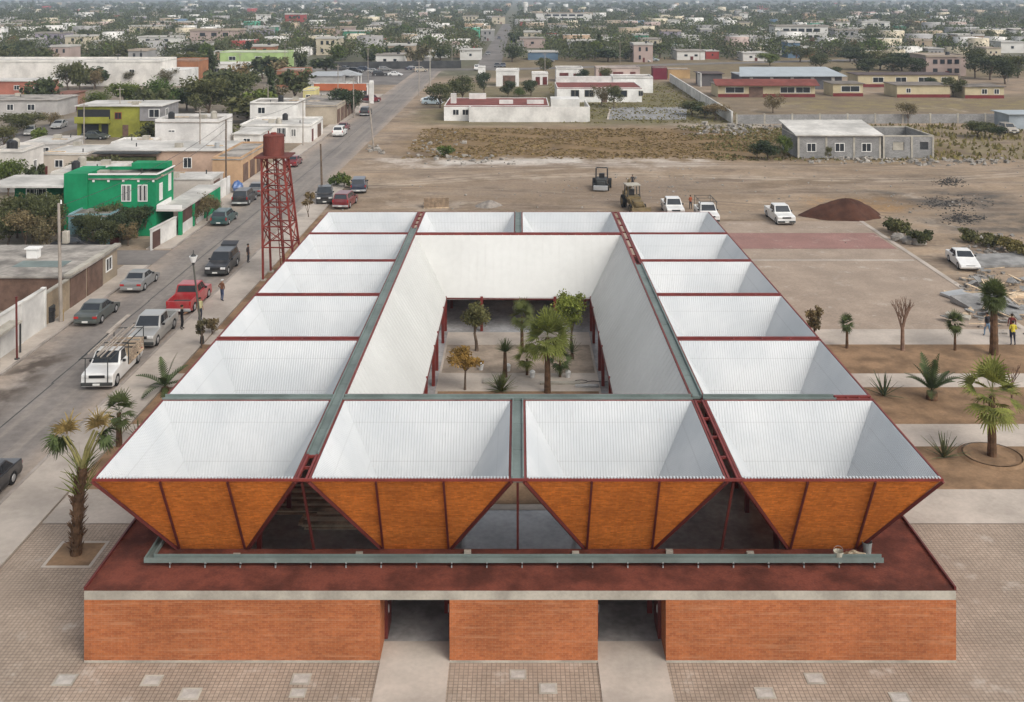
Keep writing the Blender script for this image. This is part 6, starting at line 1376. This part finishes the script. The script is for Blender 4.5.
# other houses and trees of the town
def free(X,Y,rx,ry=None,pad=0):
    ry=ry or rx
    for x0,x1,y0,y1 in boxes:
        if X+rx+pad>x0 and X-rx-pad<x1 and Y+ry+pad>y0 and Y-ry-pad<y1: return False
    if -39-rx<X<-23+rx and Y<356: return False
    if -17-rx<X<-4+rx and Y>340: return False
    if Y<318 and X>-39-rx: return False
    if -92-rx<X<-82+rx and Y<345: return False
    if Y<104 : return False
    if 340-ry<Y<358+ry and X<4: return False
    if X>-6 and Y-ry<366+.30*max(0,X)and Y+ry>330: return False
    if X>-6 and Y<440 and abs(Y-(356+.31*X))<14+ry: return False
    return True
def zone(px,Y):
    a='beyond the white warehouse' if px<165 else 'beyond the big olive trees' if px<300 else 'beyond the orange fronted shop' if px<420 else 'left of the far street' if px<503 else 'right of the far street' if px<610 else 'beyond the boundary wall' if px<720 else 'beyond the metal roofed hall' if px<860 else 'beyond the yellow school houses'
    b='just' if Y<440 else 'well' if Y<620 else 'far'
    return b+' '+a
seen={}
cols=['white']*8+['cream']*5+['grey']*5+['pink']*3+['peach']*2+['tan']*4+['green','blue','red','lilac','orange']
n=0;tries=0
while n<165 and tries<9000:
    tries+=1
    left=n<0
    if left: Y=ri.uniform(228,335); px=ri.uniform(175,320)
    else: py=14+(70-14)*ri.random()**.9; Y=26050/(py+5); px=ri.uniform(-25,1050)
    X=hx(px,Y); w=ri.uniform(6,12.5); d=ri.uniform(7,12); two=ri.random()<.25; h=ri.uniform(5.6,6.8) if two else ri.uniform(2.9,3.9)
    if not free(X,Y+d/2,w/2,d/2,1.5): continue
    col=ri.choice(cols); roof=ri.choice(['pale','grey','tan','pale']); rr={'pale':0,'grey':1,'tan':2}[roof]; tank=ri.random()<.35; nw=ri.choice([1,2,2,3])
    size='long' if w>11.5 else 'wide' if w>9.5 else 'small'
    lab='%s %s%s house, %s roof%s, %s'%(size,col,' two storey' if two else '',roof,' and tank' if tank else '',zone(px,Y))
    seen[lab]=seen.get(lab,0)+1
    town(X,Y,w,d,h,col,lab,rr,nw,two,tank,rz=ri.uniform(-.03,.03)); n+=1
nt=0;tries=0
while nt<275 and tries<9000:
    tries+=1
    if nt<40: Y=ri.uniform(120,338); px=ri.uniform(0,345)
    else: py=14+(68-14)*ri.random()**.85; Y=26050/(py+5); px=ri.uniform(-25,1050)
    X=hx(px,Y); kind=ri.choices(['round','dark','fresh','brown','cypress'],[6,4.5,2.6,1.6,.7])[0]; rad=ri.uniform(3.2,6.6) if kind!='cypress' else ri.uniform(1.2,1.8); h=ri.uniform(5,8.5)*(1 if kind!='cypress' else 1.5)
    if Y<190: rad*=.6; h*=.6
    if not free(X,Y,rad*.3) or any((X-a)**2+(Y-b)**2<(.5*(c+rad))**2 for a,b,c in tplots): continue
    desc={'round':'olive green','dark':'dark green','fresh':'bright green','brown':'brownish thin','cypress':'tall narrow cypress'}[kind]
    lab='%s %s tree %s'%('broad' if rad>4.2 else 'small' if rad<3.3 else 'mid sized',desc,zone(px,Y) if Y>318 else ('among the houses behind the lime green house' if Y>185 else 'among the houses left of the street'))
    if kind=='cypress': lab=lab.replace('small ','').replace(' tree',' tree',1)
    i=ri.randrange(3); b=LIB[(kind,i)]; br={'round':3.6,'dark':3.2,'fresh':4.0,'brown':3.4,'cypress':1.5}[kind]
    put_tree(b,'cypress_tree' if kind=='cypress' else 'leafy_tree',X,Y,0,lab,'tree','trees of the hazy town',rz=ri.uniform(0,6.28),scale=(rad/br,rad/br,h/(9 if kind=='cypress' else 6))); tplots.append((X,Y,rad)); nt+=1
# the rest of the town reads as one mass: thousands of crowns and roofs out to the skyline
rng=np.random.default_rng(5)
def far_points(n,y0,y1,pw=1.):
    py=y0+(y1-y0)*rng.uniform(0,1,n)**pw; Y=26050/(py+5); px=rng.uniform(-40,1064,n); X=(px-CX)*Y/FPX
    return X,Y
def ok(X,Y,r):
    return np.array([free(float(a),float(b),float(c)) for a,b,c in zip(X,Y,r)])
for nm,mt,N,sd in (('far_trees','leaf',4300,1),('far_trees','leaf_dark',5200,2),('far_trees','leaf_green',700,3),('far_trees','leaf_brown',700,4)):
    X,Y=far_points(N,1.2,62,.8) ; r=rng.uniform(3.2,7.2,N); k=ok(X,Y,r*.12); X,Y,r=X[k],Y[k],r[k]; n_=len(X)
    per=34; idx=np.repeat(np.arange(n_),per); far=np.clip(Y[idx]/900,.55,2.6)
    hh=rng.uniform(4.5,8.5,n_)[idx]*np.where(rng.uniform(0,1,n_)<.04,1.8,1)[idx]
    d=rng.normal(size=(len(idx),3)); d/=np.linalg.norm(d,axis=1,keepdims=True); d*=rng.uniform(0,1,(len(idx),1))**.5
    P=np.stack([X[idx]+d[:,0]*r[idx],Y[idx]+d[:,1]*r[idx],hh*.55+d[:,2]*hh*.45],1)
    v,f=leaf_quads(P,1.,rng); v=v.reshape(-1,4,3); c=v.mean(1,keepdims=True); v=(c+(v-c)*(1.9*far)[:,None,None]).reshape(-1,3); v[:,2]=np.maximum(v[:,2],.05)
    tag(link(nm,np_mesh(nm,v,f,M[mt])),{'leaf':'mass of olive tree crowns spread through the far town','leaf_dark':'mass of dark tree crowns spread through the far town','leaf_green':'scattered brighter green crowns in the far town','leaf_brown':'scattered brown dry crowns in the far town'}[mt],'trees',kind='stuff')
X,Y=far_points(1700,1.0,58,.85); w=rng.uniform(6,13,1700); d=rng.uniform(7,14,1700); h=np.where(rng.uniform(0,1,1700)<.2,rng.uniform(5.5,7.5,1700),rng.uniform(2.8,4,1700))
big=rng.uniform(0,1,1700)<.05; w=np.where(big,w*2.6,w)
k=ok(X,Y+d/2,w*.5); X,Y,w,d,h=X[k],Y[k],w[k],d[k],h[k]
V=[];F=[];MI=[]
cl=[WM[c] for c in ('white','cream','grey','pink','tan','peach','green','red','blue')]+[M['roofwhite'],M['rooftop']]
pick=rng.choice(9,len(X),p=[.34,.17,.16,.09,.12,.06,.02,.02,.02])
for i in range(len(X)):
    b=len(V); x0,x1,y0,y1,hh=X[i]-w[i]/2,X[i]+w[i]/2,Y[i],Y[i]+d[i],h[i]
    V+=[(x0,y0,0),(x1,y0,0),(x1,y1,0),(x0,y1,0),(x0,y0,hh),(x1,y0,hh),(x1,y1,hh),(x0,y1,hh)]
    F+=[(b+4,b+5,b+6,b+7),(b,b+1,b+5,b+4),(b+1,b+2,b+6,b+5),(b+2,b+3,b+7,b+6),(b+3,b,b+4,b+7)]; MI+=[9+(i%3==0)]+[int(pick[i])]*4
tag(link('far_houses',np_mesh('far_houses',V,F,cl,MI)),'mass of small pale houses reaching to the skyline','houses',kind='stuff')
# ------------------------------------------------------------------ air, light, camera
hz=MB().box(-6900,-400,-1.5,6900,7600,34).build('haze',[]); tag(hz,kind='stuff'); hz['label']='thin pale haze over the whole town'; hz['category']='haze'
vm=bpy.data.materials.new('haze_air'); vm.use_nodes=True; nt_=vm.node_tree; nt_.nodes.clear(); o_=nt_.nodes.new('ShaderNodeOutputMaterial'); pv=nt_.nodes.new('ShaderNodeVolumePrincipled')
HAZE=.00021
pv.inputs['Color'].default_value=(.70,.82,.96,1); pv.inputs['Density'].default_value=HAZE; pv.inputs['Anisotropy'].default_value=.0
nt_.links.new(pv.outputs[0],o_.inputs['Volume']); hz.data.materials.clear(); hz.data.materials.append(vm)
SUN=Vector((.50,-.52,.70)).normalized(); el=math.asin(SUN.z); rot=math.atan2(SUN.x,SUN.y)
w_=bpy.data.worlds.new('World'); sc.world=w_; w_.use_nodes=True; nt_=w_.node_tree; nt_.nodes.clear()
ou=nt_.nodes.new('ShaderNodeOutputWorld'); bg=nt_.nodes.new('ShaderNodeBackground'); sk=nt_.nodes.new('ShaderNodeTexSky'); hs=nt_.nodes.new('ShaderNodeHueSaturation')
sk.sky_type='NISHITA'; sk.sun_disc=False; sk.sun_elevation=el; sk.sun_rotation=rot; sk.dust_density=4.; sk.air_density=1.; sk.ozone_density=1.
hs.inputs['Saturation'].default_value=.26
nt_.links.new(sk.outputs[0],hs.inputs['Color']); nt_.links.new(hs.outputs[0],bg.inputs[0]); bg.inputs[1].default_value=.15; nt_.links.new(bg.outputs[0],ou.inputs[0])
sl=bpy.data.lights.new('sun','SUN'); sl.energy=.62; sl.angle=R(32); sl.color=(1.,.90,.76); so=bpy.data.objects.new('sun',sl); C.objects.link(so); so.rotation_euler=SUN.to_track_quat('Z','Y').to_euler()
cd=bpy.data.cameras.new('camera'); cam=bpy.data.objects.new('camera',cd); C.objects.link(cam); cam.location=(0,0,CAMH); cam.rotation_euler=(R(90),0,0)
cd.sensor_width=36; cd.lens=FPX/1024*36; cd.shift_x=-7/1024; cd.shift_y=-356/1024; cd.clip_end=12000; cd.clip_start=.5; sc.camera=cam
vs=sc.view_settings; vs.view_transform='Standard'; vs.look='None'; vs.gamma=1; vs.exposure=.43; vs.use_curve_mapping=False
cy=sc.cycles; cy.max_bounces=8; cy.diffuse_bounces=6; cy.glossy_bounces=2; cy.transmission_bounces=2; cy.transparent_max_bounces=4; cy.volume_bounces=0; cy.use_denoising=True; cy.caustics_reflective=False; cy.caustics_refractive=False
# library trees that found no place
for me in list(bpy.data.meshes):
    if me.users==0: bpy.data.meshes.remove(me)
